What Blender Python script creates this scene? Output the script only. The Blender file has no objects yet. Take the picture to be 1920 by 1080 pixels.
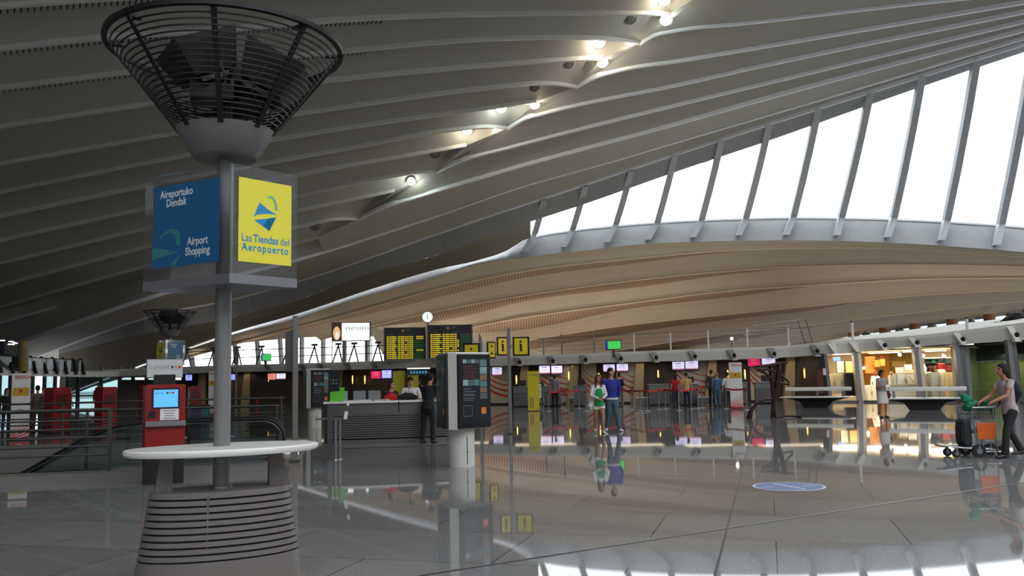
import bpy, bmesh, math, random
from mathutils import Vector, Matrix, Euler
from mathutils.bvhtree import BVHTree
random.seed(7)
SC = bpy.context.scene
COL = SC.collection
PI = math.pi
UPL = 50.0; SKY = 3.8; KR = 1.45; EXPO = -0.08
V = Vector

# ---------------------------------------------------------------- camera maths (1920x1080 photo frame)
F_PX = 1650.0
CAM = V((0, 0, 1.6))
PITCH = math.atan(170 / F_PX)
ROLL = math.radians(1.2)
_fwd = V((0, math.cos(PITCH), math.sin(PITCH)))
_up0 = V((0, -math.sin(PITCH), math.cos(PITCH)))
_r0 = V((1, 0, 0))
_up = math.cos(ROLL) * _up0 + math.sin(ROLL) * _r0
_rt = math.cos(ROLL) * _r0 - math.sin(ROLL) * _up0

def ray(px, py):
    return _fwd + _rt * ((px - 960) / F_PX) + _up * ((540 - py) / F_PX)
def at(px, py, Y):
    d = ray(px, py); return CAM + d * (Y / d.y)
def atz(px, py, z):
    d = ray(px, py); return CAM + d * ((z - CAM.z) / d.z)
def flo(px, py):
    p = atz(px, py, 0.0); p.z = 0.0; return p
def yaw_to_cam(p, extra=0.0):
    return -math.atan2(p.x, p.y) + extra

# ---------------------------------------------------------------- materials
def lin(c):
    return tuple(((v / 255) / 12.92 if v / 255 <= 0.04045 else ((v / 255 + 0.055) / 1.055) ** 2.4) for v in c)
MATS = {}
def mat(name, col, rough=0.5, metal=0.0, emit=0.0, var=0.06, scale=6.0, spec=0.5, coat=0.0):
    """principled material whose colour is broken up by a little procedural noise"""
    if name in MATS: return MATS[name]
    m = bpy.data.materials.new(name); m.use_nodes = True
    nt = m.node_tree; b = nt.nodes['Principled BSDF']
    c = lin(col)
    b.inputs['Roughness'].default_value = rough
    b.inputs['Metallic'].default_value = metal
    b.inputs['Specular IOR Level'].default_value = spec
    if coat: b.inputs['Coat Weight'].default_value = coat
    if emit > 0:
        b.inputs['Base Color'].default_value = (*c, 1)
        b.inputs['Emission Color'].default_value = (*c, 1)
        b.inputs['Emission Strength'].default_value = emit
    else:
        n = nt.nodes.new('ShaderNodeTexNoise'); n.inputs['Scale'].default_value = scale
        n.inputs['Detail'].default_value = 4
        tc = nt.nodes.new('ShaderNodeTexCoord')
        r = nt.nodes.new('ShaderNodeMapRange')
        r.inputs['To Min'].default_value = 1 - var; r.inputs['To Max'].default_value = 1 + var
        mx = nt.nodes.new('ShaderNodeVectorMath'); mx.operation = 'SCALE'
        mx.inputs[0].default_value = c
        nt.links.new(tc.outputs['Object'], n.inputs['Vector'])
        nt.links.new(n.outputs['Fac'], r.inputs['Value'])
        nt.links.new(r.outputs['Result'], mx.inputs['Scale'])
        nt.links.new(mx.outputs['Vector'], b.inputs['Base Color'])
    MATS[name] = m
    return m
def glass(name, tint=(1, 1, 1), refl=1.0, rough=0.02):
    """thin clear sheet: straight-through transmission plus a fresnel reflection"""
    if name in MATS: return MATS[name]
    m = bpy.data.materials.new(name); m.use_nodes = True
    nt = m.node_tree; nt.nodes.clear()
    o = nt.nodes.new('ShaderNodeOutputMaterial'); mix = nt.nodes.new('ShaderNodeMixShader')
    t = nt.nodes.new('ShaderNodeBsdfTransparent'); g = nt.nodes.new('ShaderNodeBsdfGlossy')
    lw_ = nt.nodes.new('ShaderNodeLayerWeight'); lw_.inputs['Blend'].default_value = .5
    pw = nt.nodes.new('ShaderNodeMath'); pw.operation = 'POWER'; pw.inputs[1].default_value = 5; nt.links.new(lw_.outputs['Facing'], pw.inputs[0])
    fr = nt.nodes.new('ShaderNodeMath'); fr.operation = 'MULTIPLY_ADD'; fr.inputs[1].default_value = .93; fr.inputs[2].default_value = .045; nt.links.new(pw.outputs[0], fr.inputs[0])
    mm = nt.nodes.new('ShaderNodeMath'); mm.operation = 'MULTIPLY'; mm.inputs[1].default_value = refl
    t.inputs['Color'].default_value = (*tint, 1); g.inputs['Roughness'].default_value = rough
    nt.links.new(fr.outputs[0], mm.inputs[0]); nt.links.new(mm.outputs[0], mix.inputs[0])
    nt.links.new(t.outputs[0], mix.inputs[1]); nt.links.new(g.outputs[0], mix.inputs[2])
    nt.links.new(mix.outputs[0], o.inputs[0])
    MATS[name] = m
    return m

# ---------------------------------------------------------------- mesh builder
class MB:
    def __init__(s): s.v = []; s.f = []; s.mi = []; s.m = 0
    def add(s, vs, fs):
        b = len(s.v); s.v += [tuple(p) for p in vs]
        for f in fs: s.f.append(tuple(b + i for i in f)); s.mi.append(s.m)
        return s
    def box(s, c, d, rz=0.0, M=None):
        x, y, z = d[0] / 2, d[1] / 2, d[2] / 2
        vs = [V((a * x, b * y, e * z)) for e in (-1, 1) for a, b in ((-1, -1), (1, -1), (1, 1), (-1, 1))]
        if M is None: M = Matrix.Translation(V(c)) @ Matrix.Rotation(rz, 4, 'Z')
        else: M = M @ Matrix.Translation(V(c))
        return s.add([M @ p for p in vs], [(3, 2, 1, 0), (4, 5, 6, 7), (0, 1, 5, 4), (1, 2, 6, 5), (2, 3, 7, 6), (3, 0, 4, 7)])
    def rbox(s, c, d, r=0.02, rz=0.0):
        """box with chamfered vertical edges and rims"""
        x, y, z = d[0] / 2, d[1] / 2, d[2] / 2; r = min(r, x * .9, y * .9, z * .9)
        rings = []
        for (zz, k) in ((-z, r), (-z + r, 0), (z - r, 0), (z, r)):
            ring = []
            for (a, b) in ((1, 1), (-1, 1), (-1, -1), (1, -1)):
                for t in range(3):
                    an = math.atan2(b, a) - PI / 4 + t * PI / 4
                    ring.append(V((a * (x - r) + math.cos(an) * (r - k * .7), b * (y - r) + math.sin(an) * (r - k * .7), zz)))
            rings.append(ring)
        M = Matrix.Translation(V(c)) @ Matrix.Rotation(rz, 4, 'Z')
        return s.loft([[M @ p for p in rg] for rg in rings], closed=True, caps=True)
    def loft(s, rings, closed=True, caps=False):
        n = len(rings[0]); vs = [p for r in rings for p in r]; fs = []
        for i in range(len(rings) - 1):
            for j in range(n if closed else n - 1):
                k = (j + 1) % n
                fs.append((i * n + j, i * n + k, (i + 1) * n + k, (i + 1) * n + j))
        if caps:
            fs.append(tuple(range(n - 1, -1, -1))); fs.append(tuple((len(rings) - 1) * n + j for j in range(n)))
        return s.add(vs, fs)
    def chain(s, pts, rad, seg=10, caps=True, rnd=True, ref=(1, 0, 0)):
        """tube along pts; rad may hold (rx, ry) pairs; rounded ends"""
        pts = [V(p) for p in pts]; rad = [r if isinstance(r, (tuple, list)) else (r, r) for r in rad]
        if rnd:
            a = (pts[0] - pts[1]).normalized(); b = (pts[-1] - pts[-2]).normalized()
            r0, r1 = rad[0], rad[-1]; m0, m1 = min(r0), min(r1)
            pts = [pts[0] + a * m0, pts[0] + a * m0 * .8, pts[0] + a * m0 * .4] + pts + [pts[-1] + b * m1 * .4, pts[-1] + b * m1 * .8, pts[-1] + b * m1]
            rad = [tuple(q * .15 for q in r0), tuple(q * .6 for q in r0), tuple(q * .92 for q in r0)] + rad + [tuple(q * .92 for q in r1), tuple(q * .6 for q in r1), tuple(q * .15 for q in r1)]
        rings = []; X = None
        for i, p in enumerate(pts):
            t = (pts[min(i + 1, len(pts) - 1)] - pts[max(i - 1, 0)]).normalized()
            R0 = V(ref) if X is None else X
            if abs(t.dot(R0)) > .95 and X is None: R0 = V((0, 1, 0))
            X = (R0 - t * t.dot(R0)).normalized(); Y = t.cross(X)
            rings.append([p + X * (math.cos(2 * PI * k / seg) * rad[i][0]) + Y * (math.sin(2 * PI * k / seg) * rad[i][1]) for k in range(seg)])
        return s.loft(rings, True, caps)
    def cyl(s, p0, p1, r0, r1=None, seg=16):
        return s.chain([p0, p1], [r0, r0 if r1 is None else r1], seg, True, False)
    def tube(s, pts, r, seg=8): return s.chain(pts, [r] * len(pts), seg, True, False)
    def lathe(s, prof, c=(0, 0, 0), seg=32, sx=1.0, sy=1.0, rz=0.0, caps=True):
        M = Matrix.Translation(V(c)) @ Matrix.Rotation(rz, 4, 'Z')
        return s.loft([[M @ V((r * sx * math.cos(2 * PI * k / seg), r * sy * math.sin(2 * PI * k / seg), z)) for k in range(seg)] for r, z in prof], True, caps)
    def ell(s, c, r, seg=12, n=8):
        c = V(c); rings = []
        for i in range(n + 1):
            a = -PI / 2 + PI * i / n; q = max(math.cos(a), .04)
            rings.append([c + V((r[0] * q * math.cos(2 * PI * k / seg), r[1] * q * math.sin(2 * PI * k / seg), r[2] * math.sin(a))) for k in range(seg)])
        return s.loft(rings, True, True)
    def prism(s, poly, y0, y1, M=None):
        """outline in local x,z extruded along local y"""
        n = len(poly); vs = [V((x, y0, z)) for x, z in poly] + [V((x, y1, z)) for x, z in poly]
        if M is not None: vs = [M @ p for p in vs]
        return s.add(vs, [tuple(range(n)), tuple(range(2 * n - 1, n - 1, -1))] + [(i, n + i, n + (i + 1) % n, (i + 1) % n) for i in range(n)])
    def slab(s, poly, z0, z1):
        n = len(poly); vs = [V((x, y, z0)) for x, y in poly] + [V((x, y, z1)) for x, y in poly]
        return s.add(vs, [tuple(range(n - 1, -1, -1)), tuple(range(n, 2 * n))] + [(i, (i + 1) % n, n + (i + 1) % n, n + i) for i in range(n)])
    def mesh(s, name):
        me = bpy.data.meshes.new(name); me.from_pydata(s.v, [], s.f); me.update()
        return me
    def build(s, name, mats, parent=None, smooth=False, fix=True):
        me = s.mesh(name)
        if not isinstance(mats, (list, tuple)): mats = [mats]
        for m in mats: me.materials.append(m)
        for p, i in zip(me.polygons, s.mi): p.material_index = i
        if fix:
            bm = bmesh.new(); bm.from_mesh(me); bmesh.ops.recalc_face_normals(bm, faces=bm.faces[:]); bm.to_mesh(me); bm.free()
        if smooth:
            for p in me.polygons: p.use_smooth = True
            try: me.set_sharp_from_angle(angle=math.radians(38))
            except Exception: pass
        o = bpy.data.objects.new(name, me); COL.objects.link(o)
        if parent is not None: o.parent = parent
        return o

def tag(o, label=None, cat=None, group=None, kind=None):
    if label: o['label'] = label
    if cat: o['category'] = cat
    if group: o['group'] = group
    if kind: o['kind'] = kind
    return o
def thing(name, label, cat, loc=(0, 0, 0), rz=0.0, group=None):
    o = bpy.data.objects.new(name, None); COL.objects.link(o)
    o.empty_display_size = .2
    o.location = loc; o.rotation_euler = (0, 0, rz)
    return tag(o, label, cat, group)
def struct(name, mb, m, parent=None, smooth=False, fix=True):
    o = mb.build(name, m, parent, smooth, fix)
    if parent is None: o['kind'] = 'structure'
    return o
def setting(name, loc=(0, 0, 0)):
    o = bpy.data.objects.new(name, None); COL.objects.link(o); o.location = loc; o['kind'] = 'structure'; return o
def copy_tree(o, label, loc=None, rz=None, scale=None, parent=None):
    c = o.copy(); COL.objects.link(c)
    if parent is not None: c.parent = parent
    if label: c['label'] = label
    if loc is not None: c.location = loc
    if rz is not None: c.rotation_euler = (0, 0, rz)
    if scale is not None: c.scale = scale
    for ch in [x for x in bpy.data.objects if x.parent is o]:
        copy_tree(ch, None, parent=c)
    return c
def text(s, name, size, M, m, parent, bold=0.0, depth=0.002, align='LEFT', sx=1.0, space=1.0):
    """lettering turned into a thin mesh; M puts its x,y plane in the parent's space"""
    cu = bpy.data.curves.new(name, 'FONT'); cu.body = s; cu.size = size; cu.extrude = depth; cu.offset = bold
    cu.align_x = align; cu.resolution_u = 3; cu.space_character = space
    t = bpy.data.objects.new(name + '_curve', cu); COL.objects.link(t)
    bpy.context.view_layer.update()
    me = bpy.data.meshes.new_from_object(t.evaluated_get(bpy.context.evaluated_depsgraph_get()))
    bpy.data.objects.remove(t); bpy.data.curves.remove(cu)
    me.transform(M @ Matrix.Diagonal((sx, 1, 1, 1)))
    me.materials.clear(); me.materials.append(m)
    o = bpy.data.objects.new(name, me); COL.objects.link(o)
    if parent is not None: o.parent = parent
    return o
def front(x, y, z):
    """matrix for lettering on a face that looks along local -y"""
    return Matrix.Translation(V((x, y, z))) @ Matrix.Rotation(PI / 2, 4, 'X')

# ---------------------------------------------------------------- palette
M_PLASTER = mat('ceiling_plaster', (172, 166, 157), .85, var=.05, scale=.7)
M_RIB_DIM = mat('rib_paint_dim', (198, 196, 190), .55, var=.03, scale=1.2)  # left ribs: dimness of that side put into a greyer colour
M_VAULT = mat('vault_timber', (202, 188, 166), .75, var=.06, scale=.8)
M_CONC = mat('pale_concrete', (158, 158, 159), .85, var=.12, scale=1.6)
M_STEEL = mat('brushed_steel', (150, 150, 152), .32, .85, var=.05)
M_STEELD = mat('dark_steel', (88, 87, 86), .4, .7, var=.05)
M_PAINTG = mat('grey_metal_paint', (118, 117, 116), .42, .2, var=.04)
M_WHITE = mat('white_laminate', (226, 224, 218), .3, var=.02)
M_OFFW = mat('off_white_paint', (238, 235, 226), .5, var=.03)
M_BLACK = mat('black_plastic', (20, 20, 21), .35, var=.1)
M_BLACKM = mat('black_metal', (30, 29, 28), .45, .5, var=.08)
M_RUBBER = mat('black_rubber', (18, 18, 18), .6)
M_RED = mat('red_lacquer', (142, 18, 16), .35, var=.04)
M_REDBELT = mat('red_webbing', (196, 24, 26), .7)
M_GREEN = mat('green_cardboard', (90, 190, 40), .5)
M_ORANGE = mat('orange_panel', (206, 92, 26), .5)
M_YELLOW = mat('yellow_sign', (232, 204, 20), .45, var=.02)
M_PAPER = mat('white_paper', (236, 236, 232), .8, var=.02)
M_WOODD = mat('dark_timber', (96, 70, 46), .5, var=.2, scale=3)
M_GLASS = glass('clear_glass', (.93, .96, .95))
M_ACRYL = glass('clear_acrylic', (.93, .94, .95), 1.6, .03)
M_TEAL = glass('tinted_glass', (.16, .24, .25))
M_BLUEGL = glass('blue_tinted_glass', (.32, .44, .58))
# ---------------------------------------------------------------- people
_TMP = []
def fuse(mb, voxel, it=4):
    """one continuous surface from overlapping closed pieces"""
    o = bpy.data.objects.new('tmp_fuse', mb.mesh('tmp_fuse')); COL.objects.link(o)
    r = o.modifiers.new('r', 'REMESH'); r.mode = 'VOXEL'; r.voxel_size = voxel; r.use_smooth_shade = True
    s = o.modifiers.new('s', 'SMOOTH'); s.factor = .5; s.iterations = it
    bpy.context.view_layer.update()
    me = bpy.data.meshes.new_from_object(o.evaluated_get(bpy.context.evaluated_depsgraph_get()))
    bpy.data.objects.remove(o)
    for p in me.polygons: p.use_smooth = True
    return me
def mesh_child(name, me, mats, parent):
    me.name = name; me.materials.clear()
    for m in (mats if isinstance(mats, list) else [mats]): me.materials.append(m)
    o = bpy.data.objects.new(name, me); COL.objects.link(o); o.parent = parent
    return o
M_SKIN = mat('skin', (196, 146, 118), .55, var=.05)
M_SKIN2 = mat('tanned_skin', (168, 116, 88), .55, var=.05)
M_EYE = mat('eye_dark', (30, 22, 18), .3)
M_LIP = mat('lips', (160, 80, 74), .5)
M_HAIRK = mat('black_hair', (20, 16, 15), .8, var=.2, scale=30)
M_HAIRB = mat('brown_hair', (58, 34, 23), .75, var=.2, scale=30)
M_HAIRR = mat('auburn_hair', (112, 46, 30), .5, var=.2, scale=30)
M_HAIRG = mat('sandy_hair', (150, 116, 70), .6, var=.2, scale=30)
M_SHOEW = mat('white_shoe', (220, 220, 216), .5)
M_SHOEK = mat('black_shoe', (24, 23, 22), .45)

def cloth(rgb): return mat('cloth_%02x%02x%02x' % rgb, rgb, .85, var=.12, scale=14)

def person(label, loc, H, yaw, top=(90, 90, 95), bottom=(40, 42, 50), hair='short', hairm=None, skin=None, female=False,
           legs='stand', arms=None, lean=0.0, sleeve=1.0, legwear='trousers', shoes=None, head_yaw=0.0, head_tip=0.0,
           fine=False, cat='person', neck=0.0, hem=None):
    """a standing, walking or leaning figure that looks along its own -y; lengths are shares of the height"""
    skin = skin or M_SKIN; hairm = hairm or M_HAIRK; shoes = shoes or M_SHOEK
    root = thing('person', label, cat, loc, yaw)
    vx = .0072 if fine else .0125
    L = lambda x, y, z: V((x * H, y * H, z * H))
    hz = .50
    def up(p):                                              # lean the upper body about the hips
        p = V(p); q = p - V((0, 0, hz))
        c, s = math.cos(lean), math.sin(lean)
        return V((p.x, q.y * c - q.z * s, hz + q.y * s + q.z * c))
    U = lambda x, y, z: up((x, y, z)) * H
    sw = .096 if female else .108
    hw = .052
    LG = {'stand': (((.058, -.012, .275), (.06, .012, .042)), ((-.058, -.012, .275), (-.06, .012, .042))),
          'apart': (((.075, -.012, .275), (.095, .012, .042)), ((-.068, -.012, .275), (-.085, .02, .042))),
          'walk': (((.05, -.085, .285), (.045, -.115, .045)), ((-.05, .015, .28), (-.05, .13, .068))),
          'walk2': (((.05, .015, .28), (.05, .13, .068)), ((-.05, -.085, .285), (-.045, -.115, .045))),
          'stride': (((.06, -.06, .282), (.10, -.06, .045)), ((-.05, .0, .28), (-.085, .06, .055)))}[legs]
    AR = arms or (((.135, .02, .635), (.14, -.03, .485)), ((-.135, .02, .635), (-.14, -.03, .485)))
    # --- bare body, one surface
    b = MB()
    b.chain([U(0, .005, .50), U(0, .0, .58), U(0, -.002, .68), U(0, .004, .77), U(0, .006, .812)],
            [(.088 * H, .058 * H), (.068 * H, .05 * H), (.08 * H, .056 * H), (.088 * H, .052 * H), (.05 * H, .038 * H)], 14)
    b.chain([U(0, .008, .80), U(0, -.004 - neck * .5, .86), U(0, -.01 - neck, .885)], [.033 * H, .03 * H, .03 * H], 12)
    Mh = Matrix.Translation(U(0, -.012 - neck, .935)) @ Matrix.Rotation(head_yaw, 4, 'Z') @ Matrix.Rotation(head_tip, 4, 'X')
    HD = lambda x, y, z: Mh @ V((x * H, y * H, z * H))
    def ellH(m, c, r):
        n0 = len(m.v); m.ell((0, 0, 0), (r[0] * H, r[1] * H, r[2] * H), 14, 10)
        for i in range(n0, len(m.v)): m.v[i] = tuple(HD(*c) + Mh.to_3x3() @ V(m.v[i]))
    ellH(b, (0, .006, .012), (.043, .053, .053)); ellH(b, (0, -.008, -.022), (.034, .042, .046))
    ellH(b, (0, -.034, -.045), (.019, .017, .016)); ellH(b, (0, -.053, -.014), (.0075, .011, .012)); ellH(b, (0, -.048, .002), (.006, .008, .016))
    for s in (-1, 1): ellH(b, (s * .043, .006, -.008), (.006, .011, .017))
    fingers = []
    for s, (el, wr) in zip((1, -1), AR):
        sh = U(s * sw, .006, .800); e = L(*el); w = L(*wr)
        b.chain([sh, sh.lerp(e, .5), e, e.lerp(w, .35), w], [.030 * H, .026 * H, .0215 * H, .0215 * H, .0145 * H], 10)
        d = (w - e).normalized(); side = V((0, 0, 1)).cross(d)
        if side.length < .3: side = V((s, 0, 0))
        side.normalize(); pal = d.cross(side).normalized()
        if abs(d.z) > .75: side, pal = V((0, 1, 0)) - d * d.y, None; side.normalize(); pal = d.cross(side).normalized()
        if pal.z > 0: pal = -pal
        pc = w + d * .030 * H
        b.chain([w, pc + d * .012 * H], [(.014 * H, .013 * H), (.021 * H, .011 * H)], 10, ref=tuple(side))
        for k, ln in enumerate((.036, .043, .046, .040)):
            o = side * ((k - 1.5) * .0112 * H); st = pc + d * .014 * H + o
            m1 = st + (d * .8 + pal * .35) * ln * .55 * H; m2 = m1 + (d * .45 + pal * .85) * ln * .5 * H
            b.chain([st - d * .012 * H, m1, m2], [.0058 * H, .0054 * H, .0045 * H], 7)
        st = w + d * .016 * H + side * (-.017 * H); m1 = st + (d * .6 - side * .6 + pal * .2) * .022 * H
        b.chain([st - d * .004 * H + side * .008 * H, m1, m1 + (d * .9 + pal * .3) * .02 * H], [.0068 * H, .006 * H, .005 * H], 7)
    hips = []
    for s, (kn, an) in zip((1, -1), LG):
        h = L(s * hw, .004, .50); k = L(*kn); a = L(*an)
        hips.append((h, k, a))
        b.chain([h, h.lerp(k, .4), k, k.lerp(a, .3), k.lerp(a, .75), a], [.048 * H, .045 * H, .030 * H, .032 * H, .020 * H, .018 * H], 12)
        f = V((0, -1, 0)) if legs != 'stride' else V((s * .25, -.97, 0)).normalized()
        b.chain([a + V((0, .01 * H, -.02 * H)), a + f * .05 * H + V((0, 0, -.026 * H)), a + f * .088 * H + V((0, 0, -.031 * H))],
                [(.02 * H, .018 * H), (.024 * H, .014 * H), (.019 * H, .010 * H)], 10)
    me = fuse(b, vx * 1.0, 3 if fine else 2)
    body = mesh_child('body', me, [skin, M_EYE, M_LIP], root)
    eyes = [HD(s * .0175, -.043, .004) for s in (-1, 1)]; mouth = HD(0, -.05, -.034)
    for p in me.polygons:
        c = p.center
        if any((c - e).length < .0095 * H for e in eyes): p.material_index = 1
        elif abs((Mh.inverted() @ c).x) < .013 * H and abs((Mh.inverted() @ c).z + .034 * H) < .005 * H and (c - mouth).length < .022 * H: p.material_index = 2
    # --- shirt
    t = MB(); g = .010 * H
    low = hem or (.455 if legwear != 'skirt' else .5)
    t.chain([U(0, .004, low + .01), U(0, .004, max(.52, low + .02)), U(0, 0, .59), U(0, -.003, .69), U(0, .003, .77), U(0, .006, .815)],
            [(.092 * H + g, .064 * H + g), (.088 * H + g, .06 * H + g), (.071 * H + g, .053 * H + g), (.084 * H + g, .060 * H + g), (.094 * H + g, .054 * H + g), (.046 * H + g * .6, .036 * H + g * .6)], 18, True, False)
    for s, (el, wr) in zip((1, -1), AR):
        sh = U(s * sw, .006, .798); e = L(*el); w = L(*wr)
        if sleeve >= .5:
            pts = [U(s * sw * .6, .006, .795), sh, sh.lerp(e, .5), e]; rr = [.036 * H, .038 * H, .033 * H, .029 * H]
            if sleeve >= 1: pts += [e.lerp(w, .5), e.lerp(w, .93)]; rr += [.026 * H, .021 * H]
            t.chain(pts, rr, 12)
        elif sleeve > 0:
            t.chain([U(s * sw * .6, .006, .795), sh, sh.lerp(e, sleeve)], [.036 * H, .037 * H, .036 * H], 12)
    mesh_child('shirt', fuse(t, vx * 1.15, 3), cloth(top) if isinstance(top, tuple) else top, root)
    # --- lower garment
    bm_ = cloth(bottom) if isinstance(bottom, tuple) else bottom
    q = MB()
    if legwear == 'skirt':
        q.chain([L(0, .004, .60), L(0, .004, .52), L(0, .0, .42), L(0, 0, .29)],
                [(.078 * H, .06 * H), (.10 * H, .075 * H), (.112 * H, .088 * H), (.12 * H, .10 * H)], 20, True, False)
        for s, (h, k, a) in zip((1, -1), hips): pass
        nm = 'skirt'
    else:
        q.chain([L(0, .004, .565), L(0, .004, .50), L(0, .002, .465)], [(.084 * H, .062 * H), (.098 * H, .07 * H), (.088 * H, .062 * H)], 16)
        for h, k, a in hips:
            if legwear == 'shorts': q.chain([h, h.lerp(k, .30), h.lerp(k, .42)], [.056 * H, .056 * H, .056 * H], 12, True, False)
            else: q.chain([h, h.lerp(k, .5), k, k.lerp(a, .6), a + V((0, .0, .0))], [.055 * H, .047 * H, .038 * H, .035 * H, .037 * H], 12, True, False)
        nm = 'shorts' if legwear == 'shorts' else 'trousers'
    mesh_child(nm, fuse(q, vx * 1.15, 3), bm_, root)
    for s, (h, k, a) in zip((1, -1), hips):
        f = V((0, -1, 0)) if legs != 'stride' else V((s * .25, -.97, 0)).normalized()
        z = MB()
        z.chain([a + V((0, .018 * H, -.02 * H)), a + f * .03 * H + V((0, 0, -.02 * H)), a + f * .065 * H + V((0, 0, -.027 * H)), a + f * .10 * H + V((0, 0, -.031 * H))],
                [(.024 * H, .022 * H), (.026 * H, .022 * H), (.028 * H, .017 * H), (.021 * H, .011 * H)], 12)
        z.build('shoe', shoes, root, True)
    # --- hair
    r = MB()
    ellH(r, (0, .012, .022), (.049, .056, .050))
    ellH(r, (0, .026, -.002), (.046, .042, .045))
    if hair in ('long', 'mid', 'curly'):
        for s in (-1, 1):
            ellH(r, (s * .036, .018, -.01), (.017, .036, .045))
        ln = {'long': .15, 'mid': .05, 'curly': .02}[hair]
        r.chain([HD(0, .036, .0), HD(0, .046, -.06), HD(0, .05, -.06 - ln)], [(.046 * H, .03 * H), (.05 * H, .03 * H), (.032 * H, .018 * H)], 12)
        if hair == 'long':
            for s in (-1, 1): r.chain([HD(s * .04, .012, .0), HD(s * .047, .0, -.06), HD(s * .05, -.022, -.15)], [.016 * H, .018 * H, .012 * H], 8)
        if hair == 'curly':
            for k in range(16):
                a = k * 2.4; ellH(r, (.036 * math.cos(a), .018 + .034 * math.sin(a) * .8, .045 - k * .006), (.02, .02, .02))
    hm = fuse(r, vx * 1.1, 2)
    mesh_child('hair', hm, hairm, root)
    root['_h'] = H
    return root, HD, U, L
# ---------------------------------------------------------------- roof ribs
def curve_px(pts):
    """photo positions of one rib -> y at any x (monotone piecewise cubic through the points)"""
    xs = [p[0] for p in pts]; ys = [p[1] for p in pts]; n = len(xs)
    d = [(ys[i + 1] - ys[i]) / (xs[i + 1] - xs[i]) for i in range(n - 1)]
    m = [d[0]] + [(d[i - 1] * (xs[i + 1] - xs[i]) + d[i] * (xs[i] - xs[i - 1])) / (xs[i + 1] - xs[i - 1]) for i in range(1, n - 1)] + [d[-1]]
    def f(x):
        if x <= xs[0]: return ys[0] + m[0] * (x - xs[0])
        if x >= xs[-1]: return ys[-1] + m[-1] * (x - xs[-1])
        for i in range(n - 1):
            if x <= xs[i + 1]:
                h = xs[i + 1] - xs[i]; t = (x - xs[i]) / h
                return ((2 * t ** 3 - 3 * t * t + 1) * ys[i] + (t ** 3 - 2 * t * t + t) * h * m[i] + (-2 * t ** 3 + 3 * t * t) * ys[i + 1] + (t ** 3 - t * t) * h * m[i + 1])
    return f
def lerp_tab(tab):
    def f(x):
        if x <= tab[0][0]: return tab[0][1]
        for (a, va), (b, vb) in zip(tab, tab[1:]):
            if x <= b: return va + (vb - va) * (x - a) / (b - a)
        return tab[-1][1]
    return f
# left field: ribs from the left support up to the ridge; (points, height at the left, height at the ridge)
XL = -260
A = [
    ([(0, 12), (200, -2), (640, -24), (1000, -31), (1330, -18)], 10.8, 15.2),
    ([(0, 92), (200, 71), (400, 58), (640, 38), (1000, 26), (1255, 26)], 10.5, 15.0),
    ([(0, 165), (230, 137), (640, 97), (900, 75), (1060, 71), (1130, 73), (1200, 81)], 10.3, 14.8),
    ([(0, 237), (280, 195), (640, 149), (960, 120), (1130, 109)], 10.0, 14.3),
    ([(0, 307), (300, 255), (640, 202), (940, 163), (1010, 157), (1045, 158), (1080, 163)], 9.6, 13.9),
    ([(0, 360), (300, 301), (640, 242), (960, 197), (1005, 191)], 9.2, 13.4),
    ([(0, 406), (270, 350), (640, 281), (866, 242), (915, 238), (953, 240)], 8.6, 13.0),
    ([(0, 451), (269, 392), (560, 328), (874, 273)], 8.0, 12.4),
    ([(0, 494), (269, 430), (560, 367), (740, 330), (790, 323), (820, 322)], 7.4, 11.9),
    ([(0, 536), (267, 465), (560, 395), (740, 358)], 6.7, 11.2),
    ([(0, 576), (267, 501), (559, 426), (634, 411), (673, 411)], 6.0, 10.4),
    ([(0, 606), (267, 533), (500, 470), (595, 445)], 5.2, 9.6),
]
R = [   # right field, from the ridge to the lip above the windows
    ([(1330, -18), (1365, -40), (1400, -50), (1600, -72), (1920, -95)], 15.2, 17.4),
    ([(1200, 81), (1225, 66), (1260, 58), (1400, 43), (1780, 0), (1920, -13)], 14.8, 17.3),
    ([(1080, 163), (1120, 143), (1160, 132), (1280, 113), (1400, 93), (1920, 5)], 13.9, 17.2),
    ([(953, 240), (985, 222), (1020, 212), (1280, 157), (1400, 130), (1920, 23)], 13.0, 17.1),
    ([(820, 322), (860, 303), (960, 275), (1280, 194), (1400, 165), (1920, 41)], 11.9, 17.0),
    ([(673, 411), (700, 397), (800, 364), (960, 316), (1280, 229), (1400, 195), (1920, 57)], 10.4, 16.9),
]
B = [   # ribs that run through from the left support to the right
    ([(50, 638), (300, 553), (559, 487), (820, 404), (960, 355), (1153, 300), (1280, 262), (1400, 227), (1920, 72)], [(-260, 3.3), (50, 4.3), (300, 6.4), (559, 8.7), (820, 11.2), (1280, 14.1), (1920, 16.8), (2600, 18.5)]),
    ([(77, 665), (300, 588), (431, 562), (559, 527), (820, 438), (960, 390), (1020, 371), (1233, 300), (1280, 285), (1400, 246), (1920, 83)], [(-260, 3.0), (77, 4.0), (300, 6.0), (431, 7.2), (820, 10.7), (1020, 12.0), (1280, 13.8), (1920, 16.7), (2600, 18.4)]),
]
NS = 56
def roofz(x, y, h): return atz(x, y, CAM.z + (h - CAM.z) * KR)       # the hall is this much larger than first surveyed
def rib_a(k):
    pts, hl, hr = A[k]; f = curve_px(pts); xe = pts[-1][0]; out = []
    for i in range(NS + 1):
        s = i / NS; s = 1 - (1 - s) ** 1.25
        x = XL + (xe - XL) * s
        P_ = lambda q: roofz(q, f(q), hl + (hr - hl) * q / xe)
        if x >= 0: out.append(P_(x))
        else: out.append(P_(0) + (P_(0) - P_(40)).normalized() * (-x * .03 * KR))
    return out
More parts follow.
